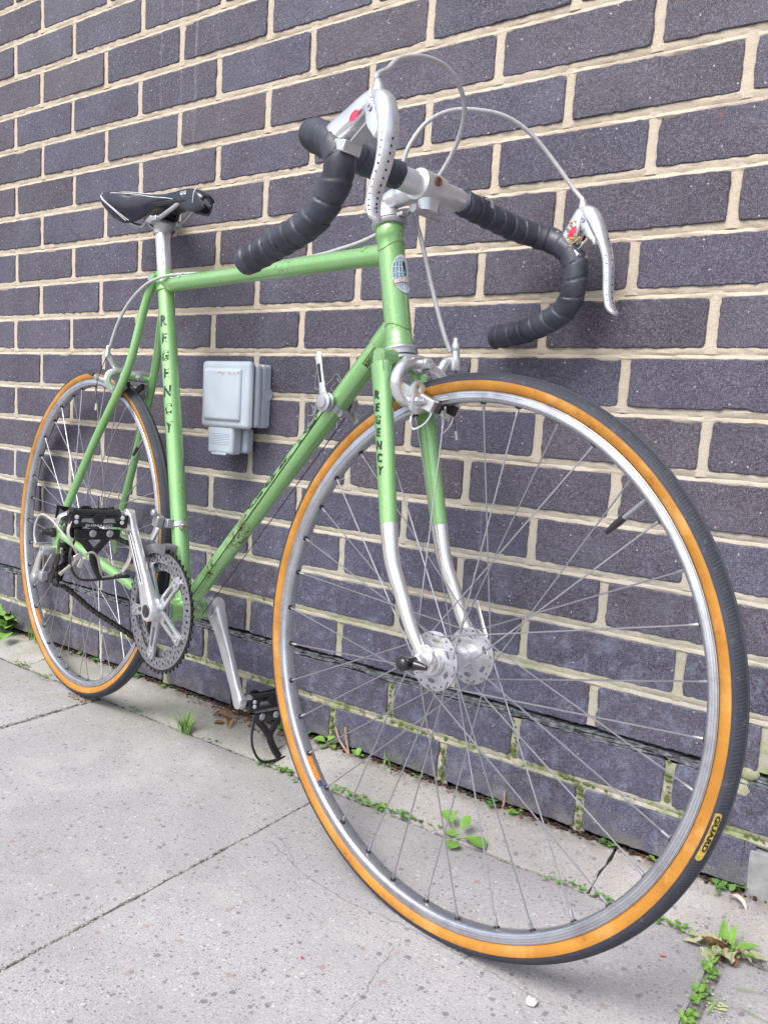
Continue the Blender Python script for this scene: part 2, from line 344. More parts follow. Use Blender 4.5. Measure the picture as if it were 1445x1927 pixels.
def link(name, me, parent=None, bevel=0., mw=None):
    o = bpy.data.objects.new(name, me); COL.objects.link(o)
    if parent: o.parent = parent
    if mw is not None: o.matrix_local = mw
    if bevel:
        b = o.modifiers.new('b', 'BEVEL'); b.width = bevel; b.segments = 2; b.limit_method = 'ANGLE'; b.angle_limit = radians(40)
    return o
def empty(name, loc=(0, 0, 0), parent=None, mw=None):
    o = bpy.data.objects.new(name, None); COL.objects.link(o); o.location = loc; o.empty_display_size = .05
    if parent: o.parent = parent
    if mw is not None: o.matrix_local = mw
    return o
def tag(o, label=None, cat=None, group=None, kind=None):
    for k, v in (('label', label), ('category', cat), ('group', group), ('kind', kind)):
        if v: o[k] = v
    return o
def spline(P, n=8, closed=False):      # Catmull-Rom through P
    P = [V(p) for p in P]; out = []; L = len(P)
    for i in range(L if closed else L - 1):
        a, b, c, d = (P[(i - 1) % L] if (i or closed) else P[0] * 2 - P[1]), P[i], P[(i + 1) % L], (P[(i + 2) % L] if (i + 2 < L or closed) else P[-1] * 2 - P[-2])
        for k in range(n):
            t = k / n; out.append(.5 * ((2 * b) + (c - a) * t + (2 * a - 5 * b + 4 * c - d) * t * t + (3 * b - a - 3 * c + d) * t ** 3))
    if not closed: out.append(P[-1])
    return out
def lerp(a, b, t): return a + (b - a) * t
def pl(x, pts):                        # piecewise linear
    for (a, b), (c, d) in zip(pts, pts[1:]):
        if x <= c: return lerp(b, d, max(0, (x - a) / (c - a)))
    return pts[-1][1]
def plate(loops, th, bevel=.0):        # filled flat plate with holes, from 2D loops; xy plane, thickness th centred on z
    cu = bpy.data.curves.new('tmp', 'CURVE'); cu.dimensions = '2D'; cu.fill_mode = 'BOTH'; cu.extrude = th / 2 - bevel; cu.bevel_depth = bevel; cu.bevel_resolution = 1
    if bevel: cu.offset = -bevel
    for lp in loops:
        sp = cu.splines.new('POLY'); sp.points.add(len(lp) - 1); sp.use_cyclic_u = True
        for q, pt in zip(sp.points, lp): q.co = (pt[0], pt[1], 0, 1)
    o = bpy.data.objects.new('tmp', cu); COL.objects.link(o); dg = bpy.context.evaluated_depsgraph_get(); me = bpy.data.meshes.new_from_object(o.evaluated_get(dg))
    bpy.data.objects.remove(o); bpy.data.curves.remove(cu); me.materials.clear(); return me
def circle(cx, cy, r, n=20, ry=None, rot=0.):
    ry = ry or r; return [(cx + r * cos(a) * cos(rot) - ry * sin(a) * sin(rot), cy + r * cos(a) * sin(rot) + ry * sin(a) * cos(rot)) for a in [2 * pi * k / n for k in range(n)]]
def plate_obj(name, loops, th, M, mat, parent, bevel=.0, smooth_angle=35):
    me = plate(loops, th, bevel); me.name = name; me.transform(M); me.materials.append(mat)
    bm = bmesh.new(); bm.from_mesh(me); bmesh.ops.remove_doubles(bm, verts=bm.verts, dist=1e-6)
    for f in bm.faces: f.smooth = True
    for e in bm.edges:
        if len(e.link_faces) == 2 and e.calc_face_angle(0) > radians(smooth_angle): e.smooth = False
    bm.to_mesh(me); bm.free(); return link(name, me, parent)
XZ = Matrix(((1, 0, 0, 0), (0, 0, -1, 0), (0, 1, 0, 0), (0, 0, 0, 1)))   # plate x->x, y->z, normal->-y
def text_mesh(txt, size, shear=0., bold=0.):
    cu = bpy.data.curves.new('tmp', 'FONT'); cu.body = txt; cu.size = size; cu.align_x = 'CENTER'; cu.align_y = 'CENTER'; cu.shear = shear; cu.offset = bold; cu.resolution_u = 3
    o = bpy.data.objects.new('tmp', cu); COL.objects.link(o); dg = bpy.context.evaluated_depsgraph_get(); me = bpy.data.meshes.new_from_object(o.evaluated_get(dg)); bpy.data.objects.remove(o)
    vs = [tuple(v.co) for v in me.vertices]; fs = [tuple(p.vertices) for p in me.polygons]; bpy.data.meshes.remove(me); return vs, fs
def curved_text(mb, txt, size, fn, m=0, **kw):      # fn maps flat (x,y) to 3D
    vs, fs = text_mesh(txt, size, **kw); mb.add([fn(v[0], v[1]) for v in vs], fs, m)

#==WALL==
# ---------------------------------------------------------------- brick wall (plane y=0, street side is -y)
MEAS = "1 0 4;1 1 .6;1 2 -.9;2 .5 -5.9;2 1.5 -2.7;2 2.5 1.1;2 3.5 1.7;3 0 3.5;3 1 -2.1;3 2 -5.4;3 3 -8.3;3 4 -10.4;3 5 -7;4 .5 -.4;4 1.5 2.3;4 2.5 1.1;4 3.5 3.9;4 4.5 2;4 5.5 1.3;4 6.5 .7;5 0 7.3;5 1 4.7;5 2 0;5 3 -4.2;5 4 -4;5 5 .1;5 6 .4;5 7 1.6;6 .5 -2.6;6 1.5 2;6 2.5 4;6 3.5 6.1;6 4.5 7;6 5.5 8.1;6 6.5 7;7 0 7.9;7 1 3.4;7 2 1.7;7 3 1.8;7 4 1;7 5 .1;7 6 -.1;7 7 2.1;8 .5 -6.2;8 1.5 -10;8 2.5 -8;8 3.5 -6;8 4.5 -5;8 5.5 -3;8 6.5 -1.8;9 0 1.9;9 1 -1.3;9 2 -2.5;9 3 -3.9;9 4 -9.1;9 5 -9.5;9 6 -9.8;9 7 -6.7;10 4.5 -6.7;10 6.5 1.2;10 5.5 -3;11 4 .1;11 5 -1;11 6 -3.3;11 7 .3;12 3.5 -8.9;12 4.5 -6.3;12 5.5 -2;12 6.5 3;13 3 2.8;13 4 2.8;13 5 2;13 6 1.4;14 4.5 -8.8;14 5.5 -1.4;14 6.5 1.5;15 5 .1;15 6 1.5;15 7 .4;16 4.5 -3.8;16 5.5 -1;16 6.5 1.7;17 5 -1.9;17 6 1.5;17 7 2.4;18 4.5 -8.9;18 5.5 -7.9;18 6.5 -3.5"
OFF = {}
for s_ in MEAS.split(';'):
    a, b, c = s_.split(); OFF[(int(a), float(b))] = float(c) / 1000
ROWZ = [1.4125, 1.3365, 1.2596, 1.1815, 1.1046, 1.0301, .9547, .8782, .8030, .7262, .6490, .5700, .4950, .4205, .3439, .2695, .1960, .1140, .0405]
ROWZ = {i: z for i, z in enumerate(ROWZ)}
for k in range(1, 11): ROWZ[-k] = ROWZ[0] + .0763 * k
rb = random.Random(5)
def jx(row, n):
    if (row, n) in OFF: return .225 * n + OFF[(row, n)]
    return .225 * n + random.Random(row * 977 + int(n * 2) * 31).uniform(-.004, .004)
def zb(row):                     # lower and upper face of a course
    lo = (ROWZ[row] + ROWZ[row + 1]) / 2 if row < 18 else ROWZ[18] - .0400
    hi = (ROWZ[row] + ROWZ[row - 1]) / 2
    g = .0072; a, b = lo + g, hi - g
    if row == 16: a = lo + .0080
    if row == 17: b = hi - .0085
    return a, b
def brick_mesh(x0, x1, z0, z1, rnd, y=-.001, per=.0065, amp=.0005):
    nx = max(3, int((x1 - x0) / per)); nz = 9; tilt = rnd.uniform(-.0012, .0012); tz = rnd.uniform(-.0008, .0008)
    loop = [(lerp(x0, x1, i / nx), z0, 0, 1) for i in range(nx)] + [(x1, lerp(z0, z1, i / nz), -1, 0) for i in range(nz)] + [(lerp(x1, x0, i / nx), z1, 0, -1) for i in range(nx)] + [(x0, lerp(z1, z0, i / nz), 1, 0) for i in range(nz)]
    A, B, C = [], [], []
    chip = rnd.random() < .25; ck = rnd.randrange(len(loop))
    for i, (x, z, dx, dz) in enumerate(loop):
        j = rnd.gauss(0, amp); d = abs(i - ck)
        if chip and d < 3: j += .0026
        corner = i in (0, nx, nx + nz, 2 * nx + nz)
        cx, cz = (x0 + x1) / 2, (z0 + z1) / 2
        ix, iz = x + dx * j, z + dz * j
        if corner: ix += math.copysign(.0012, cx - x); iz += math.copysign(.0012, cz - z)
        yy = y + tilt * (x - cx) / (x1 - x0) * 2 + tz * (z - cz) / .03
        A.append((ix, yy + .0010, iz)); s = .0013
        B.append((ix + math.copysign(min(s, abs(cx - ix)), cx - ix), yy, iz + math.copysign(s, cz - iz)))
        C.append((ix, .014, iz))
    n = len(loop); mb = MB()
    mb.add(C + A + B, [(i, (i + 1) % n, n + (i + 1) % n, n + i) for i in range(n)] + [(n + i, n + (i + 1) % n, 2 * n + (i + 1) % n, 2 * n + i) for i in range(n)] + [tuple(2 * n + i for i in range(n))])
    return mb
wall = tag(empty('brick_wall', (0, 0, 0)), 'dark purple-brown brick wall with sandy mortar behind the bicycle', 'brick wall')
far = MB()
for row in range(-8, 19):
    z0, z1 = zb(row); half = 0 if row % 2 else .5
    for k in range(-9, 16):
        n = k + half; xa, xb = jx(row, n) + .0070, jx(row, n + 1) - .0070
        if row == 18 and xb > 1.72:
            if xa > 1.72: continue
            xb = 1.678
        mb = brick_mesh(xa, xb, z0, z1, random.Random(row * 131 + k * 17 + 7))
        if row >= -3 and -1.2 <= n <= 7.6:
            mb.obj('brick', BRICK, wall, smooth=False)
        elif row <= 18: far.add(mb.v, mb.f)
tag(far.obj('brick', BRICK, wall, smooth=False), kind='stuff')
# the grey concrete block that ends the bottom course on the right
cb = MB(); cb.box((2.10, -.002 + .02, .008), (.828, .040, .108)); cb.obj('block', GREYC, wall, smooth=False, bevel=.003)
# mortar: tooled bed joints and flush perpends
mo = MB(); X0, X1 = -2.1, 3.6
def strip(x0, x1, prof, step=.012, jit=.0006, seed=0):     # prof: (z, y) down the joint
    r = random.Random(seed); n = max(2, int((x1 - x0) / step)); vs = []
    for i in range(n + 1):
        x = lerp(x0, x1, i / n)
        for z, y in prof: vs.append((x, y + r.gauss(0, jit), z + r.gauss(0, jit * .8)))
    q = len(prof); mo.add(vs, [(i * q + k, (i + 1) * q + k, (i + 1) * q + k + 1, i * q + k + 1) for i in range(n) for k in range(q - 1)])
for row in range(-8, 18):
    if row == 16: continue
    lo = zb(row)[0]; hi = zb(row + 1)[1]; g = lo - hi
    inn = -.6 < 1
    strip(X0, X1, [(lo + .0035, .0030), (lo - .0005, .0012), (lo - g * .45, .0022), (lo - g * .62, .0034), (lo - g * .72, .0014), (hi + .0005, .0006), (hi - .0030, .0030)], seed=row + 50)
for row in range(-8, 19):
    a, b = zb(row); half = 0 if row % 2 else .5
    for k in range(-9, 16):
        n = k + half; x = jx(row, n)
        if row == 18 and x > 1.65: continue
        r = random.Random(row * 7 + k); m_ = 7; vs = []; zz0, zz1 = a - .008, b + .008
        if row == 16: zz0 = a + .0015
        if row == 17: zz1 = b - .002
        rec = .0016 if row < 14 else .003
        for i in range(m_ + 1):
            z = lerp(zz0, zz1, i / m_)
            for dx, y in ((-.0105, .004), (-.0066, rec), (0, rec - .0008), (.0066, rec), (.0105, .004)): vs.append((x + dx, y + r.gauss(0, .0005), z))
        mo.add(vs, [(i * 5 + q, i * 5 + q + 1, (i + 1) * 5 + q + 1, (i + 1) * 5 + q) for i in range(m_) for q in range(4)])
# smeared mortar lumps
for (x, z, s) in ((1.178, .9165, .013), (.518, .91, .012), (1.668, .137, .017), (1.672, .16, .014), (1.36, .075, .012), (1.475, .058, .010), (1.3, .077, .010), (.96, .07, .01), (1.12, .075, .012)):
    mo.ball((x, .004, z), s, sx=1, sy=.42, sz=.8, seg=10)
mo.obj('mortar', MORTAR, wall)
# backing and the open damp course with flaking slate
bk = MB(); bk.box((.75, .045, .75), (5.7, .06, 2.6)); bk.obj('backing', DARK, wall, smooth=False)
zg0, zg1 = zb(17)[1], zb(16)[0]
r = random.Random(3); sl_ = MB()
for lay in range(3):
    n = 520; vs = []
    for i in range(n + 1):
        x = lerp(-.6, 2.4, i / n); gap = 1 if random.Random(int(x * 14) + lay * 50).random() > .30 else 0
        zc = zg0 + .0012 + lay * .0034 + .0010 * sin(x * 37 + lay); yy = (.0015 + .0012 * lay - .0030 * gap) + r.gauss(0, .0011) + .002 * sin(x * 61 + lay * 2)
        vs += [(x, yy, zc + r.gauss(0, .0004)), (x, yy + .0005, zc + .0026 + r.gauss(0, .0005)), (x, .014, zc + .0028)]
    sl_.add(vs, [(i * 3 + k, (i + 1) * 3 + k, (i + 1) * 3 + k + 1, i * 3 + k + 1) for i in range(n) for k in range(2)])
sl_.obj('damp_course', SLATE, wall, smooth=False)
# moss on the lower joints
ms = MB(); rm = random.Random(8)
spots = []
for (xa, xb, z, sp) in ((.55, 1.72, (zb(17)[0] + zb(18)[1]) / 2, 260), (.3, 1.72, zg0 + .002, 90), (-.1, .9, (zb(15)[0] + zb(16)[1]) / 2, 20)):
    for _ in range(sp):
        x = rm.uniform(xa, xb)
        if (sin(x * 23) + sin(x * 51 + 2) * .7 + rm.gauss(0, .25)) > .45: spots.append((x, z + rm.gauss(0, .0016))) if rm.random() < .55 else None
for x, row in ((jx(17, 5), 17), (jx(17, 6), 17), (jx(17, 7), 17), (jx(18, 4.5), 18), (jx(18, 5.5), 18), (jx(18, 6.5), 18), (jx(17, 4), 17)):
    a, b = zb(row)
    for _ in range(15): spots.append((x + rm.gauss(0, .0022), rm.uniform(a, b)))
for x, z in spots: ms.ball((x, .0005 - rm.random() * .0008, z), rm.uniform(.0013, .0030), sx=rm.uniform(1, 1.8), sy=.6, seg=6)
tag(ms.obj('moss', MOSS, None), 'green moss in the lower mortar joints of the brick wall', 'moss', kind='stuff')
# cobweb threads beside the socket box
cw = MB(); rw = random.Random(21)
for _ in range(9):
    x, z = rw.uniform(.93, 1.0), rw.uniform(.50, .66); P = [(x, -.003, z)]
    for _ in range(5): x += rw.gauss(0, .012); z += rw.gauss(-.006, .012); P.append((x, -.003 - rw.random() * .002, z))
    cw.tube(spline(P, 4), .00022, 4)
cw.obj('cobweb', WHITEM, wall)

# ---------------------------------------------------------------- weatherproof socket box on the wall
box = tag(empty('socket_box', (.768, 0, .607)), 'pale grey weatherproof electrical socket box screwed to the brick wall', 'electrical box')
def rbox(name, x0, x1, z0, z1, y0, y1, mat, bev, parent=box, taper=0.):
    mb = MB(); mb.box(((x0 + x1) / 2, (y0 + y1) / 2, (z0 + z1) / 2), (x1 - x0, abs(y1 - y0), z1 - z0))
    vs = [V(v) - parent.location for v in mb.v]
    if taper:
        cx, cz = (x0 + x1) / 2 - parent.location.x, (z0 + z1) / 2 - parent.location.z
        for v in vs:
            if v.y < (y0 + y1) / 2: v.x = cx + (v.x - cx) * (1 - taper); v.z = cz + (v.z - cz) * (1 - taper)
    mb.v = [tuple(v) for v in vs]; o = mb.obj(name, mat, parent, smooth=True); b = o.modifiers.new('b', 'BEVEL'); b.width = bev; b.segments = 4; return o
rbox('housing', .712, .829, .551, .664, -.0005, -.0265, BOXG, .006)
rbox('base', .714, .831, .552, .663, -.0275, -.0435, BOXG, .006)
rbox('lid', .708, .830, .548, .667, -.0445, -.0600, BOXG, .008)
rbox('lid_panel', .717, .812, .560, .655, -.058, -.0655, BOXG, .006, taper=.06)
rbox('inner_core', .716, .826, .554, .661, -.004, -.047, DARK, .003)  # near-black core seen through the seams between the box layers
rbox('flap', .724, .788, .500, .552, -.030, -.0560, BOXG, .006)
rbox('flap_back', .728, .796, .503, .550, -.006, -.0285, BOXG, .007)
rbox('hinge_pin', .738, .775, .4985, .503, -.0555, -.0590, BOXG, .0015)
for k in range(7): rbox('rib', .734, .780, .518 + k * .0032, .5192 + k * .0032, -.0555, -.0568, BOXG, .0004)
ko = MB(); ko.lathe([(.0135, 0), (.0135, .0008), (.0122, .0012), (.0122, .0004), (.0, .0006)], V((.829, -.0135, .612)) - box.location, (1, 0, 0), 32); ko.obj('knockout', BOXG, box)
sc_ = MB(); rs = random.Random(2)
for _ in range(12): sc_.ball(V((.735 + rs.random() * .075, -.0662, .6455 + rs.gauss(0, .0016))) - box.location, rs.uniform(.0006, .0013), sx=2, sy=.2, seg=6)
sc_.obj('scuff', BOXR, box)

#==GROUND==
G0 = -.021
pav = tag(empty('pavement', (0, 0, 0)), 'grey concrete paving slabs in front of the wall', kind='structure')
gb = MB(); gb.add([(-60, .0, G0 - .014), (60, .0, G0 - .014), (60, -60, G0 - .014), (-60, -60, G0 - .014)], [(0, 1, 2, 3)])
tag(gb.obj('ground', JOINT, None, smooth=False), 'gritty ground under and around the paving', kind='structure')
def slab(x0, x1, y0, y1, mat, zf, name='slab', seed=0, amp=.0012, step=.02):
    r = random.Random(seed); nx = max(2, int((x1 - x0) / step)); ny = max(2, int((y1 - y0) / step)); vs = []
    for j in range(ny + 1):
        for i in range(nx + 1):
            x, y = lerp(x0, x1, i / nx), lerp(y0, y1, j / ny); ed = i in (0, nx) or j in (0, ny)
            if i in (0, nx): x += r.gauss(0, amp)
            if j in (0, ny): y += r.gauss(0, amp)
            vs.append((x, y, zf(x, y) - (.0016 if ed else 0) + r.gauss(0, .00012)))
    fs = [(j * (nx + 1) + i, j * (nx + 1) + i + 1, (j + 1) * (nx + 1) + i + 1, (j + 1) * (nx + 1) + i) for j in range(ny) for i in range(nx)]
    top = len(vs); rim = [i for i in range(nx + 1)] + [j * (nx + 1) + nx for j in range(1, ny + 1)] + [ny * (nx + 1) + i for i in range(nx - 1, -1, -1)] + [j * (nx + 1) for j in range(ny - 1, 0, -1)]
    vs += [(vs[i][0], vs[i][1], vs[i][2] - .03) for i in rim]; n = len(rim); fs += [(rim[k], rim[(k + 1) % n], top + (k + 1) % n, top + k) for k in range(n)]
    mb = MB(); mb.add(vs, fs); return mb.obj(name, mat, pav, angle=60)
xs = [-1.92, -1.32, -.72, -.115, .483, 1.088, 1.685, 2.285, 2.885, 3.485]
dz = {3: -.001, 4: 0, 5: .0, 6: -.003, 7: -.002}
for i in range(len(xs) - 1):
    gl_ = .0030 if i != 3 else .003; gr = .0030
    xl, xr_ = xs[i] + (.009 if xs[i] == .483 else (.007 if xs[i] == 1.685 else .0013)), xs[i + 1] - (.004 if xs[i + 1] in (.483, 1.685) else .0013)
    for j, (ya, yb) in enumerate(((-1.0, -.1085), (-1.9, -1.004), (-2.8, -1.904))):
        t0 = dz.get(i, 0) - .0005 * j; sl0 = random.Random(i * 3 + j).uniform(-.002, .002)
        slab(xl, xr_, ya, yb, SLAB, lambda x, y, t0=t0, sl0=sl0, xl=xl, xr_=xr_: G0 + t0 + sl0 * ((x - xl) / (xr_ - xl) - .5), seed=i * 5 + j, step=.03)
zs = lambda x, y: G0 + .001 + (y + .1035) / .1035 * .0205
for a, b in ((-1.9, -1.1), (-1.098, -.42), (-.418, .21), (.212, .93), (.9325, 1.517), (1.5205, 2.2), (2.203, 3.4)):
    slab(a, b, -.1035, .004 if a < 9 else 0, STRIP, zs, seed=int(a * 77), step=.015, name='edging_strip')
# cracks and joint fill
ck = MB()
def crack(P, w, zf, seed=1):
    r = random.Random(seed); pts = []
    for (a, b) in zip(P, P[1:]):
        n = max(2, int((V(b) - V(a)).length / .006))
        for k in range(n): pts.append(V(a).lerp(V(b), k / n) + V((r.gauss(0, .0013), r.gauss(0, .0011))))
    vs = []
    for i, q in enumerate(pts):
        d = (pts[min(i + 1, len(pts) - 1)] - pts[max(i - 1, 0)]).normalized(); nrm = V((-d.y, d.x)); ww = w * (.35 + r.random() * .9)
        for s in (-1, 1): p = q + nrm * ww * s * .5; vs.append((p.x, p.y, zf(p.x, p.y) + .0005))
    ck.add(vs, [(2 * i, 2 * i + 1, 2 * i + 3, 2 * i + 2) for i in range(len(pts) - 1)])
fl = lambda x, y: G0 + .0002
crack([(1.125, -.290), (1.211, -.322), (1.298, -.334), (1.364, -.326), (1.442, -.330), (1.518, -.335), (1.60, -.340), (1.676, -.349)], .0007, fl, 4)
crack([(1.387, -.364), (1.397, -.416), (1.408, -.461), (1.412, -.52)], .0005, fl, 5)
crack([(1.11, -.27), (1.15, -.285), (1.2, -.318)], .0004, fl, 6)
ck.obj('crack', simple('crack_grey', (.13, .12, .115), .9), pav, smooth=False)  # flat dark grey strips laid just above the slabs mark the cracks
for x0, x1, y0, y1 in [(a - .011, a + .011, -2.8, -.108) for a in xs[1:-1]] + [(-1.92, 3.48, -.1125, -.1015)]:
    jb = MB(); jb.add([(x0, y0, G0 - .0030), (x1, y0, G0 - .0030), (x1, y1, G0 - .0030), (x0, y1, G0 - .0030)], [(0, 1, 2, 3)]); jb.obj('joint_bed', JOINT, pav, smooth=False)
jf = MB(); rj = random.Random(9)
def fill(P, w, n, zz, sz, mb):
    for _ in range(n):
        t = rj.random() * (len(P) - 1); i = int(t); q = V(P[i]).lerp(V(P[i + 1]), t - i); s = rj.uniform(.4, 1.3) * sz
        mb.ball((q.x + rj.gauss(0, w), q.y + rj.gauss(0, w), zz - rj.random() * .002), s, sx=1.3, sy=1.1, sz=.6, seg=5)
for (P, w, n) in ((((.483, -.12), (.483, -.6)), .0022, 500), (((1.0875, -.12), (1.0875, -.9)), .0009, 400), (((1.686, -.115), (1.686, -.6)), .0018, 420), (((-.3, -.106), (1.685, -.106)), .0009, 900), (((1.685, -.107), (2.1, -.107)), .0022, 260)):
    fill(P, w, n, G0 - .0010, .0018, jf)
tag(jf.obj('joint_fill', JOINT, pav, smooth=False), kind='stuff')
#==BIKE==
# ---------------------------------------------------------------- bicycle; local frame: x forward, y to its left (wall side), z up, origin at the rear tyre contact
bike = tag(empty('bicycle'), 'vintage green racing bicycle with dropped bars and amber-walled tyres leaning on the brick wall', 'bicycle')
bike.matrix_world = Matrix.Translation((.4138, -.1195, -.0209)) @ Matrix(((.9811, .1929, .0167, 0), (-.1936, .9788, .0672, 0), (-.0034, -.0692, .9976, 0), (0, 0, 0, 1)))
RA = V((0, 0, .335)); BB = V((.3997, 0, .2636)); SU = V((-.2757, 0, .9613)); HU = V((-.2692, 0, .9631)); FW = V((.9631, 0, .2692))
FA = V((.992, 0, .335)); AX0 = V((.9517, 0, .3238)); CR = V((.8509, 0, .6847)); HBt = V((.8476, 0, .6963)); HTp = V((.8041, 0, .8518)); ST = BB + SU * .5971
STEER = Matrix.Translation(AX0) @ Matrix.Rotation(.0206, 4, HU) @ Matrix.Translation(-AX0)
Y = V((0, 1, 0))
def G(p): return STEER @ V(p)
def part(mb, name, mat, parent=None, **kw): return mb.obj(name, mat, parent or bike, **kw)
def frame_tube(name, a, b, r, r2=None, n=10, **kw):
    a, b = V(a), V(b); mb = MB(); mb.tube([a.lerp(b, i / n) for i in range(n + 1)], [lerp(r, r2 or r, i / n) for i in range(n + 1)], 24, **kw); return part(mb, name, PAINT)
tt0, tt1 = ST - SU * .019, HTp - HU * .035; dt1 = HBt + HU * .034
top_tube = frame_tube('top_tube', tt0, tt1, .0131); down_tube = frame_tube('down_tube', BB, dt1, .0146); seat_tube = frame_tube('seat_tube', BB, ST, .0146)
head_tube = MB(); head_tube.lathe([(.0172, 0), (.0182, .001), (.0184, .010), (.0172, .0115)] + [(.0172, .0115 + i * .012) for i in range(1, 11)] + [(.0172, .144), (.0184, .1455), (.0184, .1605), (.0178, .1616)], HBt, HU, 36)
head_tube = part(head_tube, 'head_tube', PAINT)
def lug(a, d, r, L, skew=.0, tip=.012):      # sleeve with a pointed scalloped edge and gilt lining
    a, d = V(a), V(d).normalized(); mb = MB(); u = d.cross(Y).normalized(); seg = 32; vs = []; gv = []
    for t in (0, 1):
        for k in range(seg):
            an = 2 * pi * k / seg; e = L + tip * (abs(cos(an)) ** 3) - .004; q = a + d * (e * t); vs.append(q + (u * cos(an) + Y * sin(an)) * (r + .0013 - .0002 * t))
    for k in range(seg):
        an = 2 * pi * k / seg; e = L + tip * (abs(cos(an)) ** 3) - .004; vs.append(a + d * e + (u * cos(an) + Y * sin(an)) * (r - .0002)); gv.append(a + d * (e + .0004) + (u * cos(an) + Y * sin(an)) * (r + .0003))
    mb.add(vs, [(t * seg + k, t * seg + (k + 1) % seg, (t + 1) * seg + (k + 1) % seg, (t + 1) * seg + k) for t in (0, 1) for k in range(seg)])
    mb.tube(gv, .00065, 5, m=1, closed=True); return mb
for a, d, r, L in ((tt1, tt0 - tt1, .0131, .034), (dt1, BB - dt1, .0146, .040), (tt0, tt1 - tt0, .0131, .026), (ST, -SU, .0146, .034), (BB, dt1 - BB, .0146, .036), (BB, ST - BB, .0146, .034)):
    part(lug(a, d, r, L), 'lug', [PAINT, GOLD])
# head lug windows lined in gold
gl = MB()
for z0, sg in ((.022, 1), (.138, -1)):
    gl.tube([HBt + HU * (z0 + sg * .009 * abs(cos(a * 1.0)) ** 2) + (FW * sin(a) + Y * cos(a)) * .0176 for a in [2 * pi * k / 40 for k in range(40)]], .0006, 5, closed=True)
tag(part(gl, 'gold_lining', GOLD, head_tube), kind='stuff')
sc = MB(); sc.lathe([(.0172, -.034), (.0172, -.002), (.0160, .001), (.0134, .001)], ST + SU * .002, SU, 28); part(sc, 'seat_lug', PAINT)
sb = MB(); sb.lathe([(.0055, -.021), (.0055, .021)], ST - SU * .006 + V((-.019, 0, -.002)), Y, 12); part(sb, 'seat_bolt', ALLOYD)
for s in (-1, 1):
    mb = MB(); P = spline([ST + SU * -.004 + V((-.004, s * .0165, .002)), ST + V((-.03, s * .019, -.06)), V((.175, s * .028, .66)), V((.10, s * .046, .52)), V((.030, s * .060, .385)), V((.013, s * .0625, .352))], 6)
    mb.tube(P, [.0062] + [.0078] * (len(P) - 6) + [.0076, .0072, .0066, .006, .005], 18); part(mb, 'seat_stay', PAINT)
    mb = MB(); P = spline([BB + V((-.012, s * .020, .0)), BB + V((-.05, s * .029, .004)), V((.22, s * .045, .296)), V((.07, s * .058, .325)), V((.022, s * .0615, .333))], 7)
    mb.tube(P, [lerp(.0112, .0068, i / (len(P) - 1)) for i in range(len(P))], 18); part(mb, 'chain_stay', PAINT)
    o = plate_obj('dropout', [[(.030, .334), (.026, .343), (.018, .356), (.008, .361), (-.006, .352), (-.015, .340), (-.016, .326), (-.010, .316), (-.004, .305), (.004, .296), (.010, .292), (.016, .296), (.014, .310), (.018, .322)], circle(.0, .335, .005, 12)], .005, Matrix.Translation((0, s * .0635, 0)) @ XZ, PAINT, bike, .0008)
mb = MB(); mb.tube([V((.162, -.031, .652)), V((.162, 0, .652)), V((.162, .031, .652))], .0062, 14); part(mb, 'brake_bridge', PAINT)
mb = MB(); mb.tube([V((.345, -.028, .272)), V((.345, .028, .272))], .006, 12); part(mb, 'chain_stay_bridge', PAINT)
mb = MB(); mb.lathe([(.0175, -.034), (.0198, -.033), (.0198, .033), (.0175, .034)], BB, Y, 32); part(mb, 'bottom_bracket', PAINT)
for s in (-1, 1):
    mb = MB(); mb.lathe([(.0165, 0), (.0185, .001), (.0185, .005), (.0160, .006), (.0160, .0105), (.008, .0115), (.0078, .019)], BB + Y * s * .034, Y * s, 28); part(mb, 'bearing_cup', ALLOYD)
for t in (.12, .57, .93):      # cable clips on the top tube
    q = tt0.lerp(tt1, t); mb = MB(); mb.tube([q + V((-.003, sin(a) * .0134 - 0, cos(a) * .0134)) for a in [x * .2 - 1.2 for x in range(13)]], .0011, 6, ry=.003); mb.tube([q + V((-.004, .0085, .0135)), q + V((.004, .0085, .0135))], .0040, 10); part(mb, 'cable_clip', PAINT)
# lettering : worn black vertical characters
def tube_letters(word, a, b, r, ang, size, parent, sx=1., shear=.15, flip=False, worn=0):
    a, b = V(a), V(b); d = (b - a).normalized(); L = (b - a).length; e = d.cross(Y).normalized(); mb = MB(); n = len(word); rr = random.Random(n + int(L * 100))
    for i, ch in enumerate(word):
        c = a + d * (L * (i + .5) / n)
        def fn(x, y, c=c):
            th = ang + x * sx / r; z = y
            return c + (-d) * z + (-Y * cos(th) + e * sin(th)) * (r + .0004)
        curved_text(mb, ch, size, fn, shear=shear, bold=.0012)
        if worn:
            pass
    return mb.obj('lettering', DECAL, parent, smooth=False)
st_a, st_b = BB.lerp(ST, .875), BB.lerp(ST, .50)
tube_letters('REGENCY', st_a, st_b, .0146, .38, .025, seat_tube, sx=.8)
tube_letters('REGENCY', st_a, st_b, .0146, pi + .2, .030, seat_tube, sx=.8)
def along_letters(word, a, b, r, ang, size, parent):      # word reads along the tube
    a, b = V(a), V(b); d = (b - a).normalized(); e = d.cross(Y).normalized(); mb = MB(); c = (a + b) / 2; k = (b - a).length
    vs, fs = text_mesh(word, size, shear=.15, bold=.001); w = max(v[0] for v in vs) * 2
    mb.add([c + d * (v[0] / w * k) + (-Y * cos(ang + v[1] / r) + e * sin(ang + v[1] / r)) * (r + .0004) for v in vs], fs); return mb.obj('lettering', DECAL, parent, smooth=False)
along_letters('REGENCY', BB.lerp(dt1, .36), BB.lerp(dt1, .80), .0146, .62, .026, down_tube)
mb = MB(); dd = (dt1 - BB).normalized(); ee = dd.cross(Y).normalized(); cc = BB.lerp(dt1, .925); rr_ = .0150
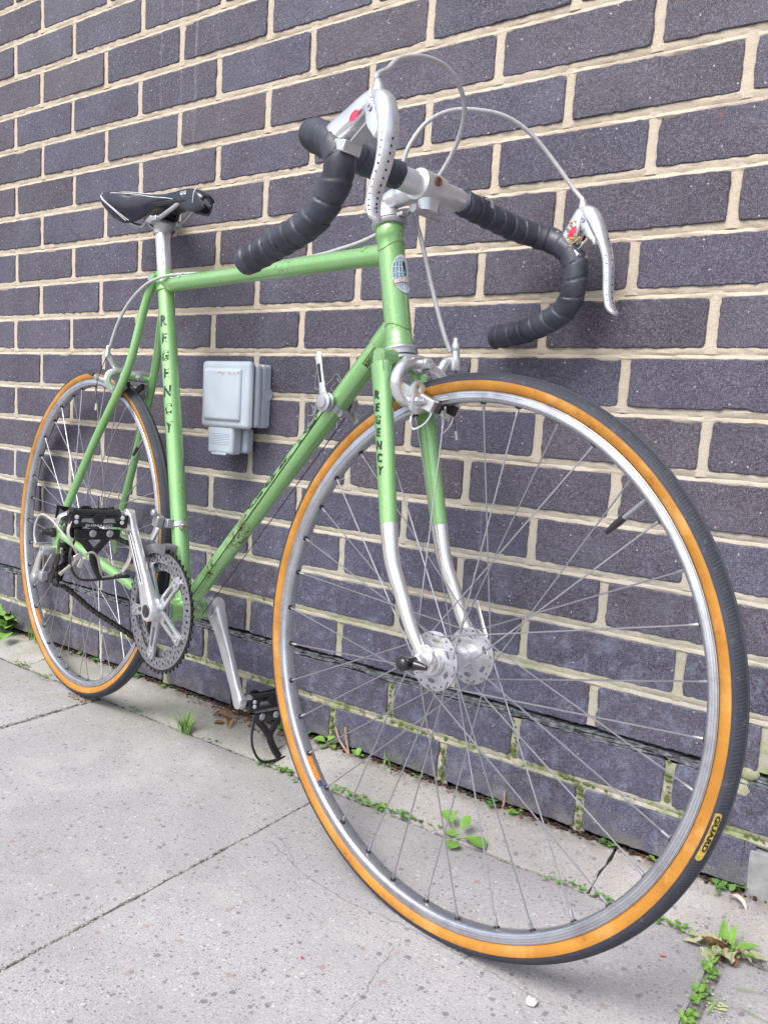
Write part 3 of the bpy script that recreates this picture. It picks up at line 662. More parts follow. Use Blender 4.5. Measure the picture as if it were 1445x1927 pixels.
P = [(-.019, -.006), (.019, -.006), (.019, .006), (-.019, .006)]; P = [V(p) for p in P]
mb.tube([cc + dd * p.x + (-Y * cos(-.75 + p.y / rr_) + ee * sin(-.75 + p.y / rr_)) * rr_ for p in P], .0005, 4, closed=True)
curved_text(mb, 'REGENCY', .0085, lambda x, y: cc + dd * x + (-Y * cos(-.75 + y / rr_) + ee * sin(-.75 + y / rr_)) * (rr_ + .0002), bold=.0003); mb.obj('sticker', DECAL, down_tube, smooth=False)
# head badge : globe with a red band, wrapped round the front of the head tube
badge = empty('head_badge', parent=bike); BC = HBt + HU * .0935; AY = -Y
def bfn(x, y, lift=.0008):
    r = .0173 + lift; th = x / r; return BC + HU * y + (FW * cos(th) + AY * sin(-th) * -1 * -1) * r
def bd(name, mb, mat): return mb.obj(name, mat, badge, smooth=False)
def bpoly(mb, pts, lift): mb.add([bfn(x, y, lift) for x, y in pts], [tuple(range(len(pts)))])
def bgrid(inside, lift, mb, n=26, sx=.0175, sy=.0255):
    for i in range(n):
        for j in range(n):
            q = [(lerp(-sx, sx, (i + a) / n), lerp(-sy, sy, (j + b) / n)) for a, b in ((0, 0), (1, 0), (1, 1), (0, 1))]; cx, cy = sum(p[0] for p in q) / 4, sum(p[1] for p in q) / 4
            if inside(cx, cy): mb.add([bfn(x, y, lift) for x, y in q], [(0, 1, 2, 3)])
mb = MB(); bgrid(lambda x, y: (x / .0160) ** 2 + (y / .0245) ** 2 < 1, .0006, mb, 36); bd('globe', mb, BLUEM)
mb = MB()
for k in (-.75, -.45, -.15, .15, .45, .75):
    mb.tube([bfn(k * .0160 * sqrt(max(0, 1 - t * t)) , t * .0245, .0009) for t in [x / 10 - 1 for x in range(21)]], .00045, 4)
for k in (-.62, -.3, .0, .3, .6, .82):
    w = sqrt(1 - k * k); mb.tube([bfn(t * .0160 * w, k * .0245 + .0015 * (1 - t * t), .0009) for t in [x / 8 - 1 for x in range(17)]], .00045, 4)
mb.tube([bfn(cos(a) * .0160, sin(a) * .0245, .0007) for a in [2 * pi * k / 40 for k in range(40)]], .0007, 5, closed=True); bd('globe_lines', mb, WHITEM)
mb = MB(); N = 16
for i in range(N):
    x0, x1 = lerp(-.0158, .0158, i / N), lerp(-.0158, .0158, (i + 1) / N); f = lambda x: -.0045 - 14 * x * x
    mb.add([bfn(x0, f(x0) - .0075, .0013), bfn(x1, f(x1) - .0075, .0013), bfn(x1, f(x1), .0013), bfn(x0, f(x0), .0013)], [(0, 1, 2, 3)])
bd('band', mb, BADGER)
mb = MB(); curved_text(mb, 'REGENCY', .0072, lambda x, y: bfn(x * .95, y - .0083 - 14 * x * x, .0017), bold=.0004); bd('lettering', mb, WHITEM)
mb = MB(); P = [(-.001, .016), (.002, .0165), (.0035, .013), (.003, .009), (.004, .004), (.003, -.003), (.0012, -.003), (.0015, .003), (-.0005, .008), (-.002, .011)]; bpoly(mb, P, .0015); bd('figure', mb, BADGEK)

# seat post and saddle
mb = MB(); q0 = ST - SU * .03; mb.lathe([(.0132, 0), (.0132, .103), (.0125, .108), (.0118, .112)], q0, SU, 28); sp_ = part(mb, 'seat_post', ALLOY)
mb = MB()
for an in (-.9, .9, pi):
    e = -Y * cos(an) + SU.cross(Y) * sin(an); mb.tube([q0 + SU * .042 + e * .0131, q0 + SU * .096 + e * .0131], .0011, 6)
part(mb, 'flute', ALLOYD, sp_)
hd = q0 + SU * .113
mb = MB(); mb.tube([hd + V((0, -.004, -.012)), hd + V((0, 0, .0)), hd + V((.001, 0, .012))], [.0125, .016, .018], 20, ry=[.0125, .016, .021]); mb.tube([hd + V((.0, -.027, .013)), hd + V((0, .027, .013))], .0075, 14)
mb.box(hd + V((.001, -.0215, .013)), (.044, .012, .009)); mb.box(hd + V((.001, .0215, .013)), (.044, .012, .009)); part(mb, 'seat_clamp', ALLOYD, sp_, bevel=.0015)
saddle = MB(); NS = 40; SEG = 28
SX0, SX1 = .062, .368
def sw(t): return pl(t, [(0, .030), (.03, .050), (.10, .069), (.2, .072), (.32, .062), (.45, .040), (.58, .024), (.75, .0185), (.92, .0170), (.975, .013), (1, .004)])
def sz_(t): return pl(t, [(0, .984), (.06, .990), (.16, .9905), (.3, .984), (.45, .977), (.6, .9745), (.72, .9755), (.84, .974), (.93, .966), (.98, .955), (1, .947)])
def sd(t): return pl(t, [(0, .016), (.06, .028), (.2, .050), (.33, .060), (.42, .050), (.52, .028), (.62, .019), (.70, .022), (.76, .036), (.88, .041), (.95, .034), (1, .012)])
import itertools
def smooth_f(f): return lambda t: sum(f(min(1, max(0, t + d))) for d in (-.03, -.015, 0, .015, .03)) / 5
sw, sz_, sd = smooth_f(sw), smooth_f(sz_), smooth_f(sd)
def spt(t, a):      # a: 0..1 from right skirt over the top to left skirt
    x = lerp(SX0, SX1, t); w, z, d = sw(t), sz_(t), sd(t); kk = sqrt(max(0.003, 1 - max(0, (t - .93) / .07) ** 2)); z -= d * .5 * (1 - kk); w *= kk; d *= kk; th = (a - .5) * 2
    s = math.copysign(1, th); k = abs(th)
    if k < .62: q = k / .62; yy = w * sin(q * pi / 2 * .97); zz = z - .010 * q ** 2.6 * (1 + .6 * (t < .4)) + (-.0028 * (1 - q) ** 2 if .15 < t < .75 else 0)
    else:
        q = (k - .62) / .38; y1 = w * sin(pi / 2 * .97); z1 = z - .010 * (1 + .6 * (t < .4)); yy = y1 * (1 + .02 * sin(q * pi)) - (w * .20) * q ** 1.6; zz = lerp(z1, z - d, q ** .9)
    return V((x, s * yy, zz))
NA = 33; vs = [spt(i / NS, a / (NA - 1)) for i in range(NS + 1) for a in range(NA)]
saddle.add(vs, [(i * NA + a, i * NA + a + 1, (i + 1) * NA + a + 1, (i + 1) * NA + a) for i in range(NS) for a in range(NA - 1)] + [tuple(range(NA)), tuple(NS * NA + a for a in range(NA))[::-1]])
saddle = part(saddle, 'saddle', VINYL); so_ = saddle.modifiers.new('s', 'SOLIDIFY'); so_.thickness = .003; so_.offset = -1
mb = MB()
def spath(P, r=.0008):
    pts = spline([spt(t, a) for t, a in P], 6); mb.tube(pts, r, 6)
spath([(.04, .06), (.06, .2), (.07, .35), (.06, .5), (.055, .7)]); spath([(.075, .14), (.095, .24), (.10, .33)]); spath([(.34, .02), (.27, .08), (.17, .14), (.09, .22), (.055, .3)], .0010); spath([(.36, .02), (.29, .08), (.19, .14), (.11, .22), (.075, .3)], .0010)
spath([(.12, .235), (.25, .24), (.4, .23), (.52, .2), (.62, .16), (.70, .10)]); spath([(.12, .235), (.3, .32), (.5, .35), (.62, .34), (.72, .30)], .0009); spath([(.70, .40), (.78, .44), (.86, .42), (.895, .34), (.905, .22), (.90, .1)])
mb.obj('piping', STITCH, saddle)
mb = MB()
def sfn(x, y):
    c = spt(.80 + x / .33, .19 - y * 9); n_ = (spt(.81, .19) - spt(.80, .19)).cross(spt(.80, .22) - spt(.80, .19)).normalized(); n_ = n_ if n_.y < 0 else -n_; return c + n_ * .0009
curved_text(mb, 'rivo', .013, sfn, shear=.3, bold=.0002); mb.obj('logo', STITCH, saddle, smooth=False)
rl = MB()
for s in (-1, 1):
    rl.tube(spline([V((.095, s * .030, .955)), V((.135, s * .027, .935)), V((.175, s * .0215, .9235)), hd + V((-.02, s * .0215, .013)), hd + V((.024, s * .0215, .014)), V((.268, s * .0195, .940)), V((.305, s * .013, .955)), V((.345, s * .008, .957))], 6), .0038, 10)
rl.obj('rail', ALLOYD, saddle)
mb = MB(); mb.tube([V((.10, 0, .958)), V((.24, 0, .955)), V((.36, 0, .950))], [.05, .028, .012], 16, ry=[.006, .008, .006], up=(0, 1, 0)); mb.obj('base', BLACK, saddle)

# ---------------------------------------------------------------- steering assembly, built in the straight-ahead frame then turned
SM = STEER
fork = MB(); fork.tube([CR - HU * .004 + V((0, -.040, 0)), CR - HU * .002, CR - HU * .004 + V((0, .040, 0))], [.011, .0145, .011], 20, ry=[.010, .015, .010], p=2.6); fork.lathe([(.0165, -.016), (.0172, .004), (.0172, .0075)], CR, HU, 28)
fork = part(fork, 'fork_crown', PAINT, mw=SM)
bl_pts = [(0, .036, .674), (0, .0375, .640), (0, .042, .56), (0, .0465, .482)]
def axx(z): return .9517 - .2692 * (z - .3238) / .9631
def blade(s):
    up = [V((axx(z), s * y, z)) for _, y, z in bl_pts]
    lo = [V((axx(.482), s * .0465, .482)), V((axx(.44) + .0025, s * .048, .44)), V((.9425, s * .0488, .405)), V((.962, s * .049, .372)), V((.9815, s * .049, .347)), V((.9885, s * .049, .340))]
    return spline(up, 6), spline(lo, 7)
for s in (-1, 1):
    u, l = blade(s); mb = MB(); n = len(u); mb.tube(u, [lerp(.0150, .0112, i / (n - 1)) for i in range(n)], 22, ry=[lerp(.0108, .0098, i / (n - 1)) for i in range(n)], up=(1, 0, 0), caps=False)
    fb = mb.obj('fork_blade', PAINT, bike, mw=SM)
    mb = MB(); n = len(l); mb.tube(l, [lerp(.01135, .0066, (i / (n - 1)) ** .8) for i in range(n)], 20, ry=[lerp(.0099, .0062, (i / (n - 1)) ** .8) for i in range(n)], up=(1, 0, 0)); mb.obj('chromed_tip', CHROME, fb)
    mb = MB()      # point of the crown lining
    for q in range(2): pass
    plate_obj('dropout', [[(.9815, .352), (.990, .356), (1.003, .350), (1.007, .338), (1.004, .326), (.996, .3235), (.9955, .333), (.9885, .333), (.987, .324), (.979, .327), (.977, .340)]], .0055, Matrix.Translation((0, s * .0505, 0)) @ XZ, CHROME, fb, .0006)
    if s < 0:
        a, b = u[0].lerp(u[-1], .17), u[0].lerp(u[-1], .72); mb = MB(); word = 'REGENCY'; d = (b - a).normalized(); e = d.cross(Y).normalized()
        for i, ch in enumerate(word):
            c = a + d * ((b - a).length * (i + .5) / 7)
            vs, fs = text_mesh(ch, .0145, shear=.2, bold=.0006)
            def fn(x, y, c=c):
                th = .04 + x * .8 / .0128; rad = lerp(.0150, .0112, (c - u[0]).length / (u[-1] - u[0]).length); ry = lerp(.0108, .0098, (c - u[0]).length / (u[-1] - u[0]).length)
                return c - d * y + (-Y * cos(th) * (ry + .0004) + V((1, 0, 0)) * sin(th) * -(-(rad + .0004)))
            mb.add([fn(v[0] - .002, v[1]) for v in vs], fs)
        mb.obj('lettering', DECAL, fb, smooth=False)
mb = MB()
for s in (-1, 1): mb.tube([CR + V((.0165, s * .050, -.001)) + V((0, 0, 0)), CR + V((.016, s * .043, -.023)), CR + V((.0175, s * .036, -.012)), CR + V((.018, s * .03, -.008))], .0006, 5)
tag(mb.obj('gold_lining', GOLD, fork), kind='stuff')
def headset(name, prof, org): mb = MB(); mb.lathe(prof, org, HU, 36); return part(mb, name, ALLOYD)
headset('headset_cup', [(.0160, -.0105), (.0222, -.0100), (.0226, -.006), (.0214, -.005), (.0216, -.0035), (.0228, -.002), (.0222, .0005), (.0178, .001)], HBt)
headset('headset_race', [(.0175, -.0165), (.0222, -.0155), (.0222, -.0122), (.018, -.0118)], HBt)
headset('headset_cup', [(.0178, -.001), (.0215, .0), (.0228, .002), (.0232, .0045), (.0220, .0062), (.0195, .0065)], HTp)
headset('headset_nut', [(.0200, .0072), (.0212, .0080), (.0212, .0105), (.0175, .0115), (.0168, .0180), (.0150, .0185), (.0112, .0185)], HTp)
mb = MB(); mb.box(HTp + HU * .0142 + V((.021, .0, 0)), (.018, .012, .005)); part(mb, 'cable_hanger', ALLOYD, bevel=.001)
# stem and bars (bars sit a few degrees askew)
BARC = V((.8635, 0, .8925)); BROT = Matrix.Translation(BARC) @ Matrix.Rotation(radians(-5.), 4, 'Z') @ Matrix.Translation(-BARC); BM = SM @ BROT
stem = MB(); qt = HTp + HU * .030
stem.tube([HTp + HU * .010, HTp + HU * .024, qt], .0111, 24); stem.tube(spline([HTp + HU * .020, HTp + HU * .034 + V((.004, 0, 0)), BARC + V((-.042, 0, -.003)), BARC + V((-.012, 0, 0))], 7), [.0112] * 7 + [.0125] * 7 + [.0128] * 7 + [.0128], 22, ry=[.0112] * 7 + [.0128] * 7 + [.0150] * 8)
stem.lathe([(.0150, -.0205), (.0186, -.0195), (.0192, -.012), (.0192, .012), (.0186, .0195), (.0150, .0205)], BARC, Y, 36)
stem.tube([BARC + V((.004, -.0, -.014)), BARC + V((.006, 0, -.030))], [.010, .0085], 14, ry=[.019, .016], up=(1, 0, 0))
stem = part(stem, 'stem', ALLOY, mw=SM)
mb = MB(); mb.lathe([(.0058, 0), (.0058, .0022), (.0035, .0026), (.0035, .001)], BARC + V((.0188, -.004, .004)), (1, -.1, .15), 16); mb.obj('clamp_bolt', RUST, stem)
mb = MB(); mb.box(BARC + V((.0078, 0, -.024)), (.0022, .030, .0045)); mb.obj('clamp_slot', DARK, stem)
mb = MB(); mb.tube([BARC + V((.002, -.024, -.030)), BARC + V((.002, .024, -.030))], .0052, 14); mb.obj('binder_bolt', ALLOYD, stem)
BARP = {-1: [(.8635, .05, .8935), (.864, .09, .8945), (.8645, .125, .8955), (.868, .157, .8955), (.879, .182, .8930), (.897, .195, .8875), (.922, .198, .877), (.9425, .198, .862), (.951, .198, .844), (.945, .198, .824), (.926, .198, .804), (.900, .198, .7915), (.868, .199, .7835), (.830, .199, .7755), (.7885, .2, .767)],
        1: [(.8635, .05, .8925), (.865, .09, .889), (.868, .125, .8855), (.873, .157, .8815), (.886, .182, .8775), (.904, .194, .8715), (.927, .198, .8585), (.942, .198, .842), (.9478, .198, .823), (.947, .198, .798), (.935, .198, .777), (.905, .198, .762), (.866, .199, .7517), (.828, .2, .748), (.820, .2, .7475)]}
def bar_path(s): return spline([V((x, s * y, z)) for x, y, z in BARP[s]], 16)
bar = MB(); bar.tube([BARC + V((0, y, 0)) for y in (-.056, -.05, 0, .05, .056)], [.0128, .0142, .0142, .0142, .0128], 28)
for s in (-1, 1): P = bar_path(s); bar.tube([BARC + V((0, s * .05, 0))] + P[8:], .0122, 14)
bar = part(bar, 'handlebar', ALLOY, mw=BM)
PIT = .0205
for s in (-1, 1):
    P = bar_path(s)[0 if s < 0 else 4:]; D = [P[0]]; acc = 0
    pts = []; tot = 0       # resample every 1.6 mm
    L = [0]
    for a, b in zip(P, P[1:]): L.append(L[-1] + (b - a).length)
    n = int(L[-1] / .0013); j = 0
    for i in range(n + 1):
        x = L[-1] * i / n
        while j < len(L) - 2 and L[j + 1] < x: j += 1
        pts.append(P[j].lerp(P[j + 1], (x - L[j]) / max(1e-9, L[j + 1] - L[j])))
    rt = random.Random(4 + s); ph = [rt.uniform(-.12, .12) for _ in range(80)]
    def rf(sd_, a, s=s, ph=ph):
        u = (sd_ + .0045 * cos(a + .6) ) / PIT; i = int(floor(u)); u2 = u + ph[i % 80] * .4; f = u2 - floor(u2); rag = .010 * sin(a * 3 + i * 1.7) + .006 * sin(a * 7 + i)
        step = min(1, f / .06)
        return 1 + (.095 * (1 - f) - .02) * step + rag * .8 - (.14 * (1 - f / .12) if f < .12 else 0)
    mb = MB(); mb.tube(pts, .0158, 36, rfun=rf); tp = part(mb, 'bar_tape', TAPE, mw=BM, angle=50)
    mb = MB(); e = pts[-1]; d = (pts[-1] - pts[-4]).normalized(); mb.lathe([(.0150, -.002), (.0152, .0015), (.012, .0035), (.0, .0042)], e, d, 24); mb.obj('end_plug', TAPE, tp)
mb = MB(); q = V((.8645, .098, .8925)); mb.lathe([(.01595, -.003), (.0162, 0), (.0159, .004)], q, Y, 24, caps=False); part(mb, 'worn_tape_patch', ALLOYD, mw=BM)

# brake levers
LP = {-1: dict(body=[(.932, .868), (.946, .877), (.966, .885), (.985, .8935), (.998, .8985)], foot=(.958, .8605, 15), hinge=(.985, .868, -30), oval=(.982, .8815, .93, .37),
        lev=[(1.000, .900), (1.0095, .893), (1.0175, .879), (1.0215, .866), (1.0225, .854), (1.022, .842), (1.0195, .829), (1.0150, .816), (1.0120, .804), (1.0120, .793), (1.0165, .785), (1.0200, .7815)], sh=[(.993, .897), (1.005, .890), (1.014, .874), (1.016, .862), (1.013, .856), (1.007, .862), (1.001, .868), (.997, .876)], piv=(1.003, .885), boot=[(.998, .897), (1.000, .904), (.9985, .911), (.996, .917)]),
      1: dict(body=[(.922, .853), (.931, .866), (.9385, .882), (.944, .896), (.947, .904)], foot=(.944, .850, 40), hinge=(.960, .862, -42), oval=(.943, .876, .5, .86),
        lev=[(.946, .906), (.957, .900), (.968, .887), (.978, .871), (.988, .854), (.995, .836), (.999, .814), (1.002, .794), (1.007, .7785), (1.014, .771), (1.0175, .7685)], sh=[(.948, .902), (.957, .896), (.969, .880), (.977, .864), (.978, .856), (.971, .862), (.963, .868), (.957, .872), (.952, .884)], piv=(.955, .890), boot=[(.946, .901), (.9455, .909), (.9435, .917), (.941, .923)])}
def lever(s):
    D = LP[s]; lm = BM @ Matrix.Translation((0, s * .198, 0)); root = empty('brake_lever', parent=bike, mw=lm); q2 = lambda p: V((p[0], 0, p[1]))
    body = MB(); P = [q2(p) for p in D['body']]; ax = (P[-1] - P[0]).normalized()
    body.tube(spline(P, 6), [lerp(.0165, .0085, (i / 24) ** .8) for i in range(25)], 24, ry=[lerp(.0125, .0085, i / 24) for i in range(25)], up=(-ax.z, 0, ax.x), p=3.0); bo = body.obj('lever_body', SATIN, root)
    mb = MB(); mb.tube([V((.9375, -.0135, .8395)), V((.9375, .0135, .8395))], .0001, 4); mb.v = []; mb.f = []; mb.mi = []; mb.box((D['foot'][0], 0, D['foot'][1]), (.024, .0225, .0115), rot=Matrix.Rotation(radians(D['foot'][2]), 3, 'Y')); mb.obj('body_foot', ALLOY, bo, bevel=.0012)
    mb = MB(); mb.box((D['hinge'][0], 0, D['hinge'][1]), (.026, .014, .0022), rot=Matrix.Rotation(radians(D['hinge'][2]), 3, 'Y')); mb.obj('hinge_plate', ALLOYD, bo, bevel=.0005)
    for t in (-1, 1):
        c = V((D['oval'][0], t * .0116, D['oval'][1])); mb = MB(); n_ = 20; ax = V((D['oval'][2], 0, D['oval'][3])); bx = V((-D['oval'][3], 0, D['oval'][2]))
        ring = [c + ax * .0072 * cos(2 * pi * k / n_) + bx * .0048 * sin(2 * pi * k / n_) + V((0, t * .0006, 0)) for k in range(n_)]; mb.add(ring + [c + V((0, t * .0014, 0))], [(k, (k + 1) % n_, n_) for k in range(n_)]); mb.obj('emblem', REDM, bo)
    if s > 0:
        mb = MB(); rr = random.Random(5)
        for _ in range(60):
            c = V((.940 + rr.gauss(0, .006), -.0118, .869 + rr.gauss(0, .009)))
            if (c - V((D['oval'][0], c.y, D['oval'][1]))).length > .0058: mb.ball(c, rr.uniform(.0008, .0022), sy=.28, seg=6)
        mb.obj('old_tape_residue', simple('tape_residue', (.42, .28, .10), .7, var=.45, scale=350), bo)
    else:
        mb = MB(); mb.ball(V((.953, -.0115, .863)), .003, sy=.3, seg=6); mb.obj('old_tape_residue', simple('tape_residue', (.42, .28, .10), .7), bo)
    lp = [q2(p) for p in D['lev']]
    sp_l = spline(lp, 6); n = len(sp_l); W_ = [pl(i / (n - 1), [(0, .0078), (.1, .0105), (.3, .0112), (.55, .0090), (.8, .0080), (.93, .0078), (1, .003)]) for i in range(n)]; H_ = [pl(i / (n - 1), [(0, .0060), (.12, .0105), (.25, .0095), (.4, .0060), (.8, .0050), (1, .002)]) for i in range(n)]
    mb = MB(); mb.tube(sp_l, H_, 24, ry=W_, up=(1, 0, .2), p=2.3); lv = mb.obj('lever_blade', SATIN, root)
    # web of the lever behind its shoulder
    plate_obj('shoulder', [D['sh']], .0190, XZ, SATIN, lv, .001)
    mb = MB()
    for row, (an) in enumerate((-1.15, -.05, 1.1)):
        for k in range(12):
            f = .34 + .047 * k + (.022 if row % 2 else 0); i = int(f * (n - 1)); u_ = f * (n - 1) - i
            if i >= n - 1: continue
            c = sp_l[i].lerp(sp_l[i + 1], u_); t = (sp_l[i + 1] - sp_l[i]).normalized(); up = V((1, 0, .2)); up = (up - t * up.dot(t)).normalized(); w = t.cross(up)
            for sgn in ((1,) if row == 1 else (1,)):
                o_ = up * cos(an) * H_[i] + w * sin(an) * W_[i]; nn = (up * cos(an) / H_[i] + w * sin(an) / W_[i]).normalized()
                mb.lathe([(.0011, -.0006), (.0012, .00025), (.0007, .0003)], c + o_ * .985, nn, 8)
    mb.obj('hole_disc', DARK, lv)  # dark discs on the surface stand in for shade inside drilled holes
    mb = MB(); mb.lathe([(.0030, 0), (.0034, .0006), (.0034, .0014), (.0018, .0014), (.0018, .0006)], V((D['piv'][0], -.0098, D['piv'][1])), (0, -1, 0), 14); mb.obj('pivot', ALLOYD, lv)
    mb = MB(); mb.tube(spline([q2(p) for p in D['boot']], 5), [.0085, .0082, .0078, .0072, .0066, .0062, .0058, .0054, .005, .0046, .0042, .0038, .0034, .0031, .0028, .0027], 16); mb.obj('cable_boot', ALLOY, root)
    return lm
LM = {s: lever(s) for s in (-1, 1)}
def cable(P, r=.0029, name='cable_housing', mat=None, parent=None):
    mb = MB(); mb.tube(spline(P, 10), r, 10); return part(mb, name, mat or CABLE, parent)
cR = LM[-1] @ V((.996, 0, .917)); cL = LM[1] @ V((.941, 0, .923))
cable([cR - V((-.001, 0, .005)), cR + V((-.002, .002, .004)), G((.9450, -.165, .950)), G((.9239, -.13, .9790)), G((.9172, -.09, .9985)), G((.9171, -.055, 1.0033)), G((.9149, -.025, .9958)), G((.9068, 0, .980)), G((.8903, .018, .962)), G((.8704, .028, .9405)), G((.8507, .030, .9173)), G((.826, .030, .895)), G((.805, .024, .872)), V((.785, .012, .855)), V((.745, .010, .8440)), V((.699, .0095, .838)), V((.64, .0095, .8335)), V((.5, .0085, .8320)), V((.36, .0085, .8325)), V((.31, .003, .834)), V((.268, -.016, .829)), V((.225, -.028, .816)), V((.180, -.036, .785)), V((.152, -.042, .745)), V((.135, -.046, .700))])
cable([cL - V((-.002, 0, .004)), G((.9436, .187, .9374)), G((.9198, .17, .9704)), G((.8993, .145, .9983)), G((.8805, .115, 1.0132)), G((.860, .085, 1.0156)), G((.837, .055, 1.0098)), G((.8211, .03, .9906)), G((.8115, .015, .9631)), G((.8061, .010, .9394)), G((.8045, .012, .9205)), G((.8077, .020, .901)), G((.8172, .027, .8776)), G((.8361, .031, .8351)), G((.8614, .034, .7738)), G((.8823, .037, .7271)), G((.8945, .042, .700))])
# front brake (calliper sits ahead of the crown)
def front_brake():
    root = empty('front_brake', parent=bike, mw=SM); X = .9035
    mb = MB(); mb.tube([V((.868, 0, .6790)), V((X + .006, -.002, .676))], .0040, 12); mb.lathe([(.0095, -.018), (.0105, -.016), (.0105, -.008), (.0072, -.006), (.0072, .004), (.0062, .006), (.003, .0062), (.003, .002)], V((X + .004, -.0125, .6765)), (.93, -.22, .12), 22); mb.obj('pivot_bolt', ALLOY, root)
    a1 = MB(); P = [V((X - .008, -.002, .678)), V((X - .004, -.026, .6775)), V((X, -.046, .671)), V((X, -.0565, .657)), V((X, -.0555, .642)), V((X, -.046, .632)), V((X - .001, -.034, .628))]
    a1.tube(spline(P, 6), [.0085] * 12 + [.0078] * 12 + [.0068] * 12 + [.006], 18, ry=[.0072] * 37, p=2.2); a1.obj('calliper_arm', SATIN, root)
    a2 = MB(); P = [V((X - .012, .0, .676)), V((X - .010, .018, .672)), V((X - .006, .036, .660)), V((X - .004, .048, .645)), V((X - .004, .046, .632)), V((X - .004, .036, .622))]
    a2.tube(spline(P, 6), [.008] * 31, 18, ry=[.0070] * 31, p=2.2)
    P = [V((X - .012, .014, .662)), V((X - .012, .030, .672)), V((X - .012, .038, .6845)), V((X - .010, .046, .6885)), V((X - .006, .0505, .685))]; a2.tube(spline(P, 6), [.0065] * 25, 14, ry=[.0055] * 25, p=2.6); a2.obj('calliper_arm', SATIN, root)
    bo = MB(); bo.lathe([(.0062, -.010), (.0068, -.008), (.0068, .003), (.0055, .004), (.0045, .014), (.0052, .015), (.0052, .022), (.0036, .024), (.0032, .030)], V((X - .003, .0478, .688)), (-.04, -.12, 1), 16); bo.obj('barrel_adjuster', ALLOY, root)
    for s in (-1, 1):
        y0 = s * .0275; zc = .635
        r_ = Matrix.Translation((X + .0045, y0 - .0, zc)) @ Matrix.Rotation(radians(6 * s), 4, 'Z')
        lp = [(.0095 * cos(a), .0095 * sin(a) + (.0105 if sin(a) > 0 else -.0105)) for a in [2 * pi * (k + .5) / 28 for k in range(28)]]
        hol = [(.0032 * cos(a), .0032 * sin(a) + (.0122 if sin(a) > 0 else .0085)) for a in [2 * pi * (k + .5) / 18 for k in range(18)]]
        YZ = Matrix(((0, 0, 1, 0), (1, 0, 0, 0), (0, 1, 0, 0), (0, 0, 0, 1)))
        plate_obj('shoe_plate', [lp, hol], .0065, Matrix.Translation((.004, s * .001, 0)) @ r_ @ YZ, SATIN, root, .0008)
        mb = MB(); mb.box((X + .004, s * .0200, zc + .0005), (.058, .0105, .0150), rot=Matrix.Rotation(radians(22), 3, 'Y')); h = mb.obj('shoe_holder', ALLOY, root, bevel=.0012)
        mb = MB(); mb.box((X + .005, s * .0140, zc + .0005), (.066, .0065, .0125), rot=Matrix.Rotation(radians(22), 3, 'Y')); mb.obj('brake_block', RUBBER, h, bevel=.001)
        mb = MB(); mb.lathe([(.0063, 0), (.0063, .004), (.0045, .0055), (.0045, .007), (.0038, .0072), (.0038, .0105), (.0022, .012)], (X + .0105, y0 - .001, zc - .0045), (1, -.1 * s, 0), 8); mb.obj('shoe_nut', ALLOYD, root, angle=20)
        mb = MB(); mb.tube(spline([V((X + .003, s * .024, .622)), V((X + .004, s * .0295, .608)), V((X + .007, s * .0265, .5975)), V((X + .020, s * .0225, .6045)), V((X + .027, s * .0205, .6165)), V((X + .022, s * .0205, .624)), V((X + .008, s * .022, .622))], 5), .00125, 7); mb.obj('wheel_guide', CHROME, root)
    mb = MB(); mb.tube(spline([V((X - .003, .0475, .690)), V((X - .001, .051, .665)), V((X - .002, .052, .640)), V((X, .055, .618)), V((X + .002, .0585, .603))], 5), .0008, 6); mb.tube([V((X + .002, .0585, .603)), V((X + .003, .0615, .592))], .0019, 8, m=1); mb.obj('inner_wire', [RUST, ALLOY], root)
front_brake()
